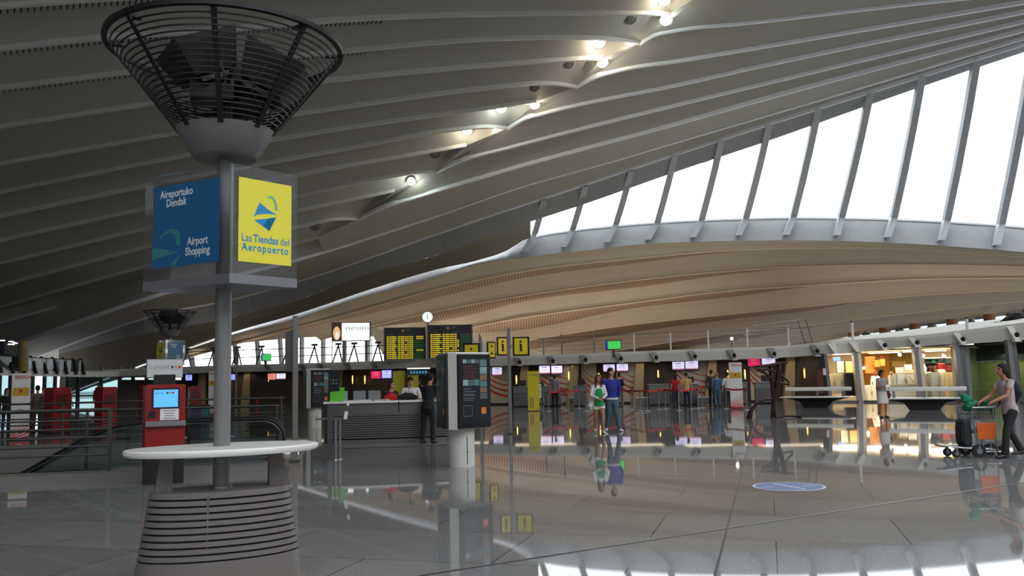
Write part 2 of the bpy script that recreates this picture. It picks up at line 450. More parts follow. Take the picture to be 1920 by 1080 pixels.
def rib_r(k):
    pts, h0, h1 = R[k]; f = curve_px(pts); xs = pts[0][0]; out = []
    for i in range(NS + 1):
        s = (i / NS) ** 1.5; x = xs + (2600 - xs) * s
        h = h0 + (h1 - h0) * (x - xs) / (1920 - xs)
        out.append(roofz(x, f(x), min(h, 18.6)))
    return out
def rib_b(k):
    pts, tab = B[k]; f = curve_px(pts); ht = lerp_tab(tab); out = []
    for i in range(2 * NS + 1):
        x = -120 + 2720 * i / (2 * NS); x0 = pts[0][0]
        P_ = lambda q: roofz(q, f(q), ht(q))
        if x >= x0: out.append(P_(x))
        else: out.append(P_(x0) + ((P_(x0) - P_(x0 + 40)).normalized() + V((0, 0, -.06))) * ((x0 - x) * .03 * KR))
    return out
RA = [rib_a(k) for k in range(len(A))]; RR = [rib_r(k) for k in range(len(R))]; RB = [rib_b(k) for k in range(len(B))]
def resample(p, n):
    L_ = [0]
    for a, b in zip(p, p[1:]): L_.append(L_[-1] + (b - a).length)
    out = []; j = 0
    for i in range(n + 1):
        t = L_[-1] * i / n
        while j < len(p) - 2 and L_[j + 1] < t: j += 1
        u = (t - L_[j]) / max(L_[j + 1] - L_[j], 1e-9); out.append(p[j].lerp(p[j + 1], min(max(u, 0), 1)))
    return out
ceil = MB()
PROFV = (0, .02, .10, .22, .36, .5, .64, .78, .9, 1.0)
def panel(p, q, b, t0=0.0, t1=0.0, mb=None, flip=False):
    """scalloped infill between two ribs: steps up behind the first and curves down to the second"""
    mb = mb or ceil; n = len(p) - 1; rows = []
    for i in range(n + 1):
        s = i / n; tp = 1.0
        if t0 and s < t0: tp *= max(0.0, 1 - (1 - s / t0) ** 2) ** .5
        if t1 and s > 1 - t1: tp *= max(0.0, 1 - (1 - (1 - s) / t1) ** 2) ** .5
        d = (q[i] - p[i]); bb = min(b, d.length * .42) * tp
        row = []
        for v in PROFV:
            up = 0 if v == 0 else (1 - v ** 1.7)
            row.append(p[i] + d * v + V((0, 0, bb * up)))
        rows.append(row)
    mb.loft(rows, closed=False)
rib_objs = []
def flange(p, w=.22, h=.15, side=(0, 1, 0)):
    mb = MB(); rings = []
    for i, c in enumerate(p):
        t = (p[min(i + 1, len(p) - 1)] - p[max(i - 1, 0)]).normalized()
        sd = V((t.y, -t.x, 0)); sd.normalize()
        if sd.y > 0: sd = -sd
        rings.append([c + V((0, 0, .06)), c + V((0, 0, -h)), c + sd * w + V((0, 0, -h * .75)), c + sd * w + V((0, 0, .16))])
    mb.loft(rings, True, True)
    rib_objs.append(mb)
    return mb
# extra ribs overhead, nearer than the picture's top edge
over = []
for k in range(1, 8):
    over.append([V((p.x, p.y - 6.3 * k, p.z + .15 * k - (.018 * k * k))) for p in RA[0]])
allA = over[::-1] + RA
for p, q in zip(allA, allA[1:]):
    panel(p, q, 1.27, 0, .10)
overR = [[V((p.x + 2.4 * k, p.y - 7.8 * k, p.z + .15 * k - .018 * k * k)) for p in RR[0]] for k in range(1, 5)]
allR = overR[::-1] + RR
for p, q in zip(allR, allR[1:]):
    panel(p, q, .55, .16, 0)
# through ribs meet the ridge's last short ribs
b0 = resample(RB[0], 2 * NS)
def cut_near(p, pt):
    j = min(range(len(p)), key=lambda i: (p[i] - pt).length); return j
jr = cut_near(b0, RA[11][-1] + V((0, 4, 0)))
panel(RA[11], resample(b0[:jr + 1], NS), 1.2, 0, .12)
panel(RR[5], resample(b0[jr:], NS), .55, .16, 0)
panel(RB[0], RB[1], .6)
for i in range(1, 11, 2):                                     # infill behind each short rib's end
    ceil.add([RA[i - 1][-1] if i > 1 else RA[0][-1], RA[i][-1], RA[i + 1][-1]], [(0, 1, 2)])
ceil.add([RA[10][-1], RA[11][-1], b0[jr]], [(0, 1, 2)])
# shadow-tight outer skin
skin = MB()
def skin_strip(p, q): skin.loft([[a + V((0, 0, 3.3)), b + V((0, 0, 3.3))] for a, b in zip(p, q)], closed=False)
for p, q in zip(allA, allA[1:]): skin_strip(p, q)
for p, q in zip(allR, allR[1:]): skin_strip(p, q)
for i in range(1, 11, 2): skin.add([v + V((0, 0, 3.3)) for v in (RA[i - 1][-1], RA[i][-1], RA[i + 1][-1])], [(0, 1, 2)])
skin_strip(RA[11], resample(b0[:jr + 1], NS)); skin_strip(RR[5], resample(b0[jr:], NS)); skin_strip(RB[0], RB[1])
skin.loft([[a + V((0, 0, 3.3)), a + V((0, .5, 0))] for a in RB[1]], closed=False)
struct('ceiling_outer_skin', skin, M_CONC, None, False, False)
ceiling = struct('ceiling', ceil, M_PLASTER, None, True, False)
BVH_C = BVHTree.FromPolygons([V(v) for v in ceil.v], ceil.f)
for r_ in RA: flange(r_, .15, .12)
for r_ in RR + RB: flange(r_, .15, .14)
M_RIB_DAYLIT = mat('rib_paint_daylit', (240, 242, 246), .5, var=.02, scale=1.2)  # right and through ribs: window daylight painted in as a whiter tone
for i, mb in enumerate(rib_objs): struct('trim_%d' % (i + 1), mb, M_RIB_DIM if i < len(RA) else M_RIB_DAYLIT, None, False)
# slotted air strips beside the nearest ribs
sl = MB()
for r_ in (RA[0], RA[1], RA[2]):
    pts = resample(r_, 400)
    for i in range(40, 250, 2):
        a = pts[i]; t = (pts[i + 1] - pts[i - 1]).normalized()
        M = Matrix.Translation(a + V((0, .46, .02))) @ Matrix.Rotation(math.atan2(t.y, t.x), 4, 'Z')
        sl.box((0, 0, 0), (.05, .36, .05), M=M)
struct('trim_slots', sl, M_BLACKM)

# ---------------------------------------------------------------- soffit, arch, windows
D_ARCH = lerp_tab([(x_, d_ * KR) for x_, d_ in ((250, 66), (431, 60), (960, 53), (1500, 49), (1920, 47), (2600, 45))])
f_low = curve_px([(110, 748), (250, 694), (346, 659), (398, 642), (431, 631), (559, 597), (670, 560), (820, 519), (883, 498), (978, 483), (1105, 469), (1160, 462), (1249, 455.5), (1360, 452), (1560, 451.5), (1720, 458), (1920, 473), (2200, 503), (2600, 560)])
f_sill = curve_px([(110, 743), (250, 690), (346, 655), (431, 625), (559, 588), (700, 541), (820, 505), (900, 487), (950, 470), (985, 449), (1008, 443), (1075, 432), (1160, 423), (1280, 414.5), (1396, 410), (1482, 408), (1572, 409), (1669, 411), (1769, 415.5), (1870, 422), (1920, 426), (2200, 455), (2600, 505)])
f_lip = curve_px([(77, 672), (300, 620), (431, 596), (559, 562), (700, 510), (800, 484), (1003, 413), (1083, 387), (1280, 318), (1447, 262), (1630, 197), (1833, 127), (1920, 98), (2600, -150)])
f_r7 = curve_px(B[1][0]); h_r7 = lerp_tab(B[1][1])
arch = MB(); rings = []
soff = MB(); srows = []
xs = [110 + i * 20 for i in range(int((2600 - 110) / 20) + 1)]
for x in xs:
    d = D_ARCH(x)
    lo = at(x, f_low(x), d); si = at(x, f_sill(x), d + 1.35)
    rings.append([lo, si, si + V((0, 1.35, -.15)), lo + V((0, 1.6, .18))])
arch.loft(rings, True, True)
struct('trim_arch', arch, M_CONC, None, True)
for x in xs:
    p = roofz(x, f_r7(x), h_r7(x)); yl = min(f_lip(x), f_sill(x) - 2)
    q = at(x, yl, p.y + 1.35)
    srows.append([p + V((0, .02, .0)), p.lerp(q, .5) + V((0, 0, .05)), q, q + V((0, .35, .6))])
soff.loft(srows, False)
struct('trim_lip', soff, M_CONC, None, False, False)
# closed wall between lip and arch, left of the windows
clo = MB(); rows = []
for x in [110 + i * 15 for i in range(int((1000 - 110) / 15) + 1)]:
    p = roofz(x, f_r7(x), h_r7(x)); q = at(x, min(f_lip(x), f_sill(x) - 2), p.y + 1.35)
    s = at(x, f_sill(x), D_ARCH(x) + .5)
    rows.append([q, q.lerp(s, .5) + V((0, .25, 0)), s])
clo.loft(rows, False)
struct('wall_gable', clo, mat('greige_concrete', (150, 140, 124), .9), None, True, False)  # gable wall in one plain greige
MUL = [((981, 474), (1003, 438), (1020, 377)), ((1056, 464), (1074, 430), (1097, 352)), ((1137, 455), (1155, 420), (1183, 323)),
       ((1214, 450), (1232, 418), (1265, 293)), ((1299, 445.5), (1315, 412), (1352, 264)), ((1384, 442), (1398, 409), (1441, 235)),
       ((1473, 441), (1487, 406), (1533, 206)), ((1568, 442), (1577, 407), (1630, 178)), ((1663, 445.5), (1675, 408), (1727, 146)),
       ((1764, 451), (1774, 413), (1830, 111)), ((1868, 460), (1876, 420), (1940, 76)), ((1978, 474), (1985, 430), (2058, 36)),
       ((2095, 488), (2102, 442), (2185, -10)), ((2220, 505), (2227, 456), (2325, -58)), ((2360, 522), (2368, 474), (2480, -112)), ((2520, 545), (2528, 494), (2600, -150))]
M_MUL = mat('window_fin_paint', (178, 180, 184), .5, var=.04)
mul3 = []
for (ft, sl_, tp) in MUL:
    a = at(ft[0], ft[1], D_ARCH(ft[0]) - .05); b = at(sl_[0], sl_[1], D_ARCH(sl_[0]) + .85)
    p = roofz(tp[0], f_r7(tp[0]), h_r7(tp[0])); c = at(tp[0], tp[1], p.y + .1)
    mul3.append((a, b, c))
for i in range(len(mul3) - 1):
    w = setting('window_%d' % (i + 1))
    for j, (a, b, c) in enumerate((mul3[i],) if i < len(mul3) - 2 else (mul3[i], mul3[i + 1])):
        m = MB(); rings = []; S_ = KR * 1.25
        for k, (p, wd, dp) in enumerate(((a, .26, .30), (b, .30, .34), (b.lerp(c, .33) + V((.03, -.1, .05)), .30, .36), (b.lerp(c, .66) + V((.03, -.1, .05)), .29, .36), (c, .27, .34))):
            wd *= S_; dp *= S_; rings.append([p + V((-wd / 2, -dp / 2, 0)), p + V((wd / 2, -dp / 2, 0)), p + V((wd / 2 * .8, dp / 2, 0)), p + V((-wd / 2 * .8, dp / 2, 0))])
        m.loft(rings, True, True)
        m.build('mullion', M_MUL, w)
    (a, b, c), (a2, b2, c2) = mul3[i], mul3[i + 1]
    off = V((0, .5, 0)); g = MB(); up = V((0, 0, 0))
    g.add([b + off + V((0, 0, -.15)), b2 + off + V((0, 0, -.15)), c2 + off, c + off], [(0, 1, 2, 3)])
    pane = g.build('pane', M_GLASS, w, fix=False)
    tr = MB()                                              # thin transoms
    for t in (.2, .4, .6, .8):
        tr.tube([b.lerp(c, t) + off, b2.lerp(c2, t) + off], .018, 5)
    tr.build('transom', M_MUL, w)

# ---------------------------------------------------------------- vault over the gallery
def T(pts, x0): return (curve_px(pts), x0)
TL = [
    T([(300, 678), (346, 660), (431, 632), (559, 598), (670, 562), (820, 521), (883, 500), (978, 485), (1105, 471.5), (1160, 465), (1249, 459), (1360, 456), (1560, 455.5), (1720, 462), (1920, 476), (2400, 530)], 300),
    T([(340, 674), (398, 657), (464, 638), (559, 612), (656, 587), (820, 541), (994, 506), (1200, 483), (1360, 469), (1471, 464.5), (1520, 464), (1653, 464), (1920, 480), (2400, 520)], 340),
    T([(560, 612.5), (587, 605), (640, 599), (720, 582), (820, 558), (967, 524), (1200, 492.5), (1360, 473), (1471, 465.5), (1520, 465), (1653, 465), (1920, 481), (2400, 521)], 560),
    T([(600, 637), (698, 611), (800, 587), (994, 552), (1200, 524), (1360, 508), (1560, 497), (1720, 495), (1920, 499), (2400, 518)], 600),
    T([(700, 613), (745, 603), (817, 602), (994, 563), (1200, 538), (1360, 515.5), (1560, 498), (1720, 496), (1920, 500), (2400, 519)], 700),
    T([(780, 640), (892, 612), (1200, 565.5), (1360, 545.5), (1520, 534.5), (1720, 523), (1920, 521), (2400, 530)], 780),
    T([(860, 622), (936, 622), (1200, 576), (1360, 558), (1538, 535.5), (1720, 524.5), (1920, 522.5), (2400, 531)], 860),
    T([(920, 652), (1003, 635.5), (1160, 611), (1360, 589), (1560, 569), (1720, 553), (1920, 543), (2400, 540)], 920),
    T([(1000, 655), (1160, 627), (1360, 600), (1560, 575.5), (1600, 567.5), (1720, 555), (1920, 545), (2400, 541)], 1000),
    T([(1060, 672), (1382, 624), (1515, 610), (1653, 593), (1920, 564), (2400, 546)], 1060),
    T([(1140, 670), (1300, 650), (1435, 630), (1520, 614), (1650, 595.5), (1920, 566), (2400, 548)], 1140),
    T([(1200, 690), (1609, 629), (1720, 613), (1842, 598), (1920, 587), (2400, 560)], 1200),
]
TOFF = [.6, 1.6, 5.0, 5.7, 9.0, 9.7, 13, 13.7, 17, 17.7, 21, 22]
vrows = []
for (f, x0), o in zip(TL, TOFF):
    row = []
    for i in range(71):
        x = x0 + (2400 - x0) * i / 70; row.append(at(x, f(x), D_ARCH(x) + o * KR))
    vrows.append(row)
vm = MB()
for k, (p, q) in enumerate(zip(vrows, vrows[1:])):
    vm.m = 1 if k % 2 else 0
    if k % 2 == 0:       # upright timber face, slightly hollow
        vm.loft([[a, a.lerp(b, .3) + V((0, .27, 0)), a.lerp(b, .7) + V((0, .27, 0)), b] for a, b in zip(p, q)], False)
    else:
        vm.loft([[a, b] for a, b in zip(p, q)], False)
asf = MB(); asf.loft([[at(x, f_low(x) - 1.5, D_ARCH(x) + .25), at(x, TL[0][0](x) + .5, D_ARCH(x) + TOFF[0] * KR), at(x, TL[0][0](x) - 6, D_ARCH(x) + TOFF[0] * KR + .1)] for x in range(300, 2401, 20)], False)
struct('trim_arch_soffit', asf, M_VAULT, None, False, False)
gap = MB(); gap.loft([[at(x, f_sill(x), D_ARCH(x) + 1.2) + V((0, 0, -.1)), at(x, f_sill(x), D_ARCH(x) + 2.2) + V((0, 0, .1))] for x in xs], False)
struct('trim_arch_top', gap, M_CONC, None, False, False)
M_SLAT = mat('slatted_soffit', (150, 112, 88), .8)
def _slats(m):
    nt = m.node_tree; b = nt.nodes['Principled BSDF']; w = nt.nodes.new('ShaderNodeTexWave'); w.inputs['Scale'].default_value = 1.1
    w.bands_direction = 'X'; tc = nt.nodes.new('ShaderNodeTexCoord'); r = nt.nodes.new('ShaderNodeValToRGB')
    r.color_ramp.elements[0].color = (*lin((150, 122, 102)), 1); r.color_ramp.elements[1].color = (*lin((196, 170, 146)), 1)
    r.color_ramp.elements[0].position = .3; r.color_ramp.elements[1].position = .6
    nt.links.new(tc.outputs['Object'], w.inputs['Vector']); nt.links.new(w.outputs['Fac'], r.inputs[0]); nt.links.new(r.outputs[0], b.inputs['Base Color'])
_slats(M_SLAT)
struct('ceiling_vault', vm, [M_VAULT, M_SLAT], None, False, False)
eb = MB()                                                      # bright painted edges of the vault ribs
for k in (1, 3, 5, 7, 9):
    eb.tube([p + V((0, -.02, -.02)) for p in vrows[k]], .09, 5)
struct('trim_vault_edges', eb, mat('vault_edge', (226, 208, 178), .6))
# roof over the vault
vr = MB(); vr.loft([[at(x, f_sill(x), D_ARCH(x) + 1.8), at(x, f_sill(x) , D_ARCH(x) + 1.8) + V((0, 24, 3.0)), at(x, f_sill(x), D_ARCH(x) + 1.8) + V((0, 36, 4.5))] for x in xs], False)
struct('ceiling_vault_roof', vr, M_CONC, None, False, False)
# end wall of the gallery with its clerestory
DW = 118
f_wt = curve_px([(262, 694), (300, 680), (346, 663), (398, 652), (429, 646), (479, 640), (521, 636), (604, 631), (718, 631), (800, 631)])
ew = MB()
top = [at(x, 560 if x > 470 else max(f_low(x) - 16, 560), DW) for x in range(340, 1141, 40)]
bot = [at(x, f_wt(x) if x < 725 else 705, DW) for x in range(340, 1141, 40)]
ew.loft([[a, b] for a, b in zip(bot, top)], False)
ew.loft([[a + V((0, .4, 0)), b + V((0, .4, 0))] for a, b in zip(bot, top)], False)
struct('wall_gallery_end', ew, mat('pale_tan_wall', (204, 192, 172), .9), None, False, False)
MX = [262, 318, 361, 403, 442, 484, 527, 566, 606, 646, 690, 722]
for i in range(len(MX) - 1):
    w = setting('window_%d' % (20 + i))
    x0, x1 = MX[i], MX[i + 1]
    g = MB(); g.add([at(x0, 700, DW + .1), at(x1, 700, DW + .1), at(x1, f_wt(x1), DW + .1), at(x0, f_wt(x0), DW + .1)], [(0, 1, 2, 3)])
    g.build('pane', M_GLASS, w, fix=False)
    m = MB(); lean = -3 if x0 < 380 else (-2 if x0 < 540 else 0)
    m.chain([at(x0 - lean, 702, DW - .1), at(x0 + lean, f_wt(x0) - 1, DW - .1)], [(.32, .3)] * 2, 4, True, False)
    m.build('mullion', M_MUL, w)

# ---------------------------------------------------------------- floor with the stair void
O = flo(528, 884); O2 = flo(0, 908)
U_ = (O2 - O).normalized(); W_ = V((-U_.y, U_.x, 0));
if W_.y < 0: W_ = -W_
def UV(u, v, z=0.0): p = O + U_ * u + W_ * v; return V((p.x, p.y, z))
VL, VR_, VD = 22.0, 0.0, 8.2
fl = MB(); far_ = 128
h0, h1, h2, h3 = UV(0, .0), UV(VL, .0), UV(VL, VD), UV(0, VD)
BX = [V((-90, -34, 0)), V((90, -34, 0)), V((90, far_, 0)), V((-90, far_, 0))]
fl.add([BX[0], BX[1], BX[2], BX[3], h0, h1, h2, h3], [(0, 1, 4, 5), (1, 2, 7, 4), (2, 3, 6, 7), (3, 0, 5, 6)])
def floor_mat():
    m = bpy.data.materials.new('polished_granite'); m.use_nodes = True; nt = m.node_tree; b = nt.nodes['Principled BSDF']
    N = nt.nodes.new; Lk = nt.links.new
    tc = N('ShaderNodeTexCoord'); mp = N('ShaderNodeMapping'); mp.inputs['Rotation'].default_value = (0, 0, math.radians(16))
    Lk(tc.outputs['Object'], mp.inputs['Vector'])
    br = N('ShaderNodeTexBrick'); br.inputs['Scale'].default_value = 1; br.inputs['Brick Width'].default_value = 2.4; br.inputs['Row Height'].default_value = 1.5
    br.inputs['Mortar Size'].default_value = .006; br.offset = .5
    br.inputs['Color1'].default_value = (.205, .205, .204, 1); br.inputs['Color2'].default_value = (.26, .258, .255, 1); br.inputs['Mortar'].default_value = (.04, .04, .04, 1)
    Lk(mp.outputs[0], br.inputs['Vector'])
    n1 = N('ShaderNodeTexNoise'); n1.inputs['Scale'].default_value = 90; n1.inputs['Detail'].default_value = 3; Lk(tc.outputs['Object'], n1.inputs['Vector'])
    r1 = N('ShaderNodeMapRange'); r1.inputs['From Min'].default_value = .35; r1.inputs['From Max'].default_value = .65; r1.inputs['To Min'].default_value = .5; r1.inputs['To Max'].default_value = 1.5; Lk(n1.outputs['Fac'], r1.inputs['Value'])
    n2 = N('ShaderNodeTexNoise'); n2.inputs['Scale'].default_value = .35; n2.inputs['Detail'].default_value = 3; Lk(tc.outputs['Object'], n2.inputs['Vector'])
    r2 = N('ShaderNodeMapRange'); r2.inputs['To Min'].default_value = .85; r2.inputs['To Max'].default_value = 1.15; Lk(n2.outputs['Fac'], r2.inputs['Value'])
    mu = N('ShaderNodeMath'); mu.operation = 'MULTIPLY'; Lk(r1.outputs[0], mu.inputs[0]); Lk(r2.outputs[0], mu.inputs[1])
    sc = N('ShaderNodeVectorMath'); sc.operation = 'SCALE'; Lk(br.outputs['Color'], sc.inputs[0]); Lk(mu.outputs[0], sc.inputs['Scale'])
    Lk(sc.outputs[0], b.inputs['Base Color'])
    r3 = N('ShaderNodeMapRange'); r3.inputs['To Min'].default_value = .018; r3.inputs['To Max'].default_value = .042; Lk(n2.outputs['Fac'], r3.inputs['Value']); Lk(r3.outputs[0], b.inputs['Roughness'])
    b.inputs['IOR'].default_value = 1.42
    return m
M_FLOOR = floor_mat()
floor = struct('floor', fl, M_FLOOR, None, False, False)
jt = MB()
def strip(a, b, w, z):
    d = (b - a).normalized(); s = V((-d.y, d.x, 0)) * w / 2
    jt.add([a - s + V((0, 0, z)), b - s + V((0, 0, z)), b + s + V((0, 0, z)), a + s + V((0, 0, z))], [(0, 1, 2, 3)])
a, b = flo(820, 1075), flo(1920, 905); strip(a - (b - a) * .4, b + (b - a) * .6, .035, .0015)
jt.m = 1; strip(a - (b - a) * .4 + V((0, .03, 0)), b + (b - a) * .6 + V((0, .03, 0)), .018, .0022); jt.m = 0
a, b = flo(1340, 1080), flo(1405, 830); strip(a - (b - a) * .3, b + (b - a) * 1.2, .02, .0012)
struct('trim_floor_joint', jt, [mat('joint_dark', (44, 42, 40), .5), M_STEEL], None, False, False)
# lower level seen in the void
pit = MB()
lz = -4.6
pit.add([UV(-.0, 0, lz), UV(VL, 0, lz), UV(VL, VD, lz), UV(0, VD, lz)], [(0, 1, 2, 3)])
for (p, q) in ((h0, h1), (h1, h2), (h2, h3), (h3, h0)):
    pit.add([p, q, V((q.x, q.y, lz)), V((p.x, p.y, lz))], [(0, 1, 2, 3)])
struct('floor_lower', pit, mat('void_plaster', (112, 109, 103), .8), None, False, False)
kb = MB()
for (v0, v1, z0, z1) in ((-.10, .45, -.5, .13), (VD - .1, VD + .5, -.5, .16), (VD + .5, VD + .9, 0.0, .06)):
    kb.add([UV(-.1, v0, z0), UV(VL, v0, z0), UV(VL, v1, z0), UV(-.1, v1, z0), UV(-.1, v0, z1), UV(VL, v0, z1), UV(VL, v1, z1), UV(-.1, v1, z1)],
           [(3, 2, 1, 0), (4, 5, 6, 7), (0, 1, 5, 4), (1, 2, 6, 5), (2, 3, 7, 6), (3, 0, 4, 7)])
struct('trim_void_kerb', kb, mat('kerb_stone', (118, 116, 110), .6))

# ---------------------------------------------------------------- side and rear enclosure
lw = MB()
ends = [r_[0] for r_ in allA] + [RB[0][0], RB[1][0], V((RB[1][0].x + 1, RB[1][0].y + 20, 4.5))]
lw.loft([[p + V((0, 0, 2.4)), p + V((-.3, 0, 0)), V((p.x - .6, p.y, 0))] for p in ends if p.y < 75], False)
struct('wall_left', lw, M_CONC, None, False, False)
rw = MB(); rw.box((8, -33, 12), (112, .4, 28)); struct('wall_rear', rw, M_CONC)
rt = MB()
for (y0, y1, z0, z1) in ((-33, 51, 0, 32),):
    rt.box((57, (y0 + y1) / 2, (z0 + z1) / 2), (.4, y1 - y0, z1 - z0))
struct('wall_right', rt, M_CONC)

# ---------------------------------------------------------------- gallery deck over the check-in desks
FAS = [(180, 62.0), (400, 60), (700, 57), (960, 53), (1160, 51), (1480, 48), (1560, 46.5), (1610, 46), (1725, 43.5), (1900, 40), (2100, 36), (2400, 31)]
D_FAS = lerp_tab(FAS)
f_ft = curve_px([(180, 694), (400, 685.5), (600, 680), (960, 668), (1160, 660), (1290, 655), (1480, 647), (1560, 640), (1725, 628), (1900, 607), (2100, 580), (2400, 535)])
f_fb = curve_px([(180, 708), (400, 698), (600, 694), (960, 685), (1160, 679), (1290, 676), (1480, 669.5), (1560, 664), (1725, 649), (1900, 639), (2100, 617), (2400, 585)])
dk = MB(); rings = []
FX = [180 + 20 * i for i in range(112)]
for x in FX:
    d = D_FAS(x); t = at(x, f_ft(x), d); b = at(x, f_fb(x), d + .15)
    rings.append([t, t + V((0, .0, -.16)), b, b + V((0, 62, .1)), t + V((0, 62, .1))])
dk.loft(rings, True, True)
struct('floor_gallery', dk, M_OFFW)
def fas_top(x, dy=0.0): p = at(x, f_ft(x), D_FAS(x)); return V((p.x, p.y + dy, p.z))
def fas_bot(x, dy=0.0): p = at(x, f_fb(x), D_FAS(x) + .15); return V((p.x, p.y + dy, p.z))
# ================================================================ FOREGROUND: round table with floodlight mast and shop sign
CX = at(415, 900, 7.2).x; CY = 7.2
def zc(y, Y=7.2, px=415): return at(px, y, Y).z
YAW = math.radians(24)
mast = thing('floodlight_table', 'tall grey standing table with floodlight basket and shopping signs, nearest the camera', 'standing table', (CX, CY, 0))
M_CONE = mat('warm_grey_paint', (112, 106, 101), .45, .15, var=.04, scale=3)
def base_ring(m, z0, z1, a0, a1, inset=0.0):
    m.lathe([(a0 - inset, z0), (a1 - inset, z1)], (0, 0, 0), 64, 1, .52, YAW, True)
zt, zb = .775, 0.0
def ra(z): return .655 - (.655 - .535) * (z / zt)
b = MB(); cuts = [.262 + .0512 * i for i in range(10)]
b.lathe([(ra(0) + .01, 0.0), (ra(0) + .012, .03), (ra(.035), .036), (ra(.256), .256), (ra(.256) - .03, .256)], (0, 0, 0), 72, 1, .52, YAW)
for i, z in enumerate(cuts):
    z0 = z + .008; z1 = (cuts[i + 1] - .008) if i < 9 else zt
    b.lathe([(ra(z0) - .03, z0), (ra(z0), z0), (ra(z1), z1), (ra(z1) - .03, z1)], (0, 0, 0), 72, 1, .52, YAW)
b.box((ra(.5) * .0, -.30, .5), (.012, .02, .5))
base = b.build('base', M_CONE, mast, True)
c = MB(); c.lathe([(ra(0) - .05, .02), (ra(zt) - .05, zt - .01)], (0, 0, 0), 48, 1, .5, YAW); c.build('base_core', M_BLACKM, base)
b = MB()
for s in (-1, 1):
    M = Matrix.Rotation(YAW, 4, 'Z')
    b = MB(); x0 = .34 * s
    b.prism([(s * .37, 1.06), (s * .455, 1.06), (s * .55 if s > 0 else s * .50, zt - .01), (s * .37, zt - .01)], -.05, .05, M)
    b.build('bracket', M_CONE, mast)
tb = MB()
tb.lathe([(.70, 1.052), (.735, 1.056), (.752, 1.075), (.752, 1.098), (.74, 1.108), (.5, 1.110), (.0, 1.110)], (.02, 0, 0), 80, 1, .60, YAW)
tb.build('table_top', M_WHITE, mast, True)
zr = zc(93); zk = zc(247); zl = zc(300)
p = MB(); p.cyl((0, 0, zt - .01), (0, 0, zl + .05), .066, .066, 32); p.m = 1; p.cyl((0, 0, zl), (0, 0, zr - .25), .05, .05, 20)
p.build('pole', [M_PAINTG, M_BLACKM], mast, True)
p = MB(); p.lathe([(.085, 0), (.085, .02), (.066, .025)], (0, 0, zt), 32); p.build('pole_collar', M_STEEL, mast, True)
bw = MB(); bw.lathe([(.05, zl - .005), (.235, zl - .005), (.262, zl + .012), (.395, zk), (.375, zk), (.2, zl + .05)], (0, 0, 0), 48)
bowl = bw.build('lamp_bowl', M_PAINTG, mast, True)
RR0, RR1 = .395, .945
rimm = MB(); tor = []
for k in range(80):
    a = 2 * PI * k / 80; tor.append(V((RR1 * math.cos(a), RR1 * math.sin(a), zr)))
def ringtube(m, R_, z, w, h, seg=80):
    rr = []
    for k in range(seg + 1):
        a = 2 * PI * k / seg; e = V((math.cos(a), math.sin(a), 0))
        rr.append([e * (R_ - w) + V((0, 0, z - h)), e * (R_ + w) + V((0, 0, z - h)), e * (R_ + w) + V((0, 0, z + h)), e * (R_ - w) + V((0, 0, z + h))])
    m.loft(rr, True, False)
ringtube(rimm, RR1, zr, .022, .018); rim = rimm.build('basket_rim', M_BLACKM, mast)
for k in range(1, 19):
    t = k / 19.5; g = MB(); ringtube(g, RR0 + (RR1 - RR0) * t, zk + (zr - zk) * t, .0045, .006, 64); g.build('basket_ring', M_BLACKM, mast)
for k in range(8):
    a = 2 * PI * (k + .27) / 8; e = V((math.cos(a), math.sin(a), 0))
    g = MB(); s = V((-e.y, e.x, 0)) * .022; n = V((0, 0, .012))
    p0 = e * (RR0 - .012) + V((0, 0, zk - .02)); p1 = e * (RR1 - .012) + V((0, 0, zr))
    g.loft([[p0 - s - n, p0 + s - n, p0 + s + n, p0 - s + n], [p1 - s - n, p1 + s - n, p1 + s + n, p1 - s + n]], True, True)
    g.box((0, 0, 0), (.14, .05, .02), M=Matrix.Translation(p1 - e * .05 + V((0, 0, -.012))) @ Matrix.Rotation(a, 4, 'Z'))
    g.build('basket_spoke', M_PAINTG if k == 3 else M_BLACKM, mast)
M_LENS = mat('lamp_lens', (26, 28, 32), .08, .1)
for k, (ang, rr, dz, tilt) in enumerate(((215, .20, .16, .42), (10, .36, .06, .5), (95, .34, .02, .45))):
    a = math.radians(ang); e = V((math.cos(a), math.sin(a), 0))
    M = Matrix.Translation(e * rr + V((0, 0, zr - .30 + dz))) @ Matrix.Rotation(a - PI / 2, 4, 'Z') @ Matrix.Rotation(-tilt, 4, 'X')
    g = MB(); n0 = 0
    g.loft([[M @ V((x * w * 1.2, y * w * 1.05, z)) for x, y in ((-1, -1), (1, -1), (1, 1), (-1, 1))] for z, w in ((-.17, .10), (-.14, .17), (.10, .24), (.16, .25), (.16, .22), (.14, .22))], True, True)
    for q in range(6): g.box((-.16 + .064 * q, 0, -.17), (.014, .26, .05), M=M)
    fl_ = g.build('floodlight', M_BLACK, mast)
    g = MB(); g.box((0, 0, .145), (.48, .42, .012), M=M); g.build('lens', M_LENS, fl_)
    g = MB(); g.tube([M @ V((-.32, 0, 0)), M @ V((-.32, 0, -.24)), M @ V((.32, 0, -.24)), M @ V((.32, 0, 0))], .014, 6); g.build('yoke', M_BLACKM, fl_)
g = MB(); g.box((-.1, -.05, zr - .40), (.34, .3, .16), .3); g.box((.2, .1, zr - .38), (.3, .26, .14), .9); g.build('ballast_box', M_BLACK, mast)
g = MB(); g.lathe([(.14, zr - .34), (.14, zr - .3)], (0, 0, 0), 20)
for k in range(4):
    a = 2 * PI * k / 4 + .4; g.cyl((0, 0, zr - .32), (.5 * math.cos(a), .5 * math.sin(a), zr - .34), .018, .018, 8)
g.build('lamp_crossarm', M_BLACKM, mast)
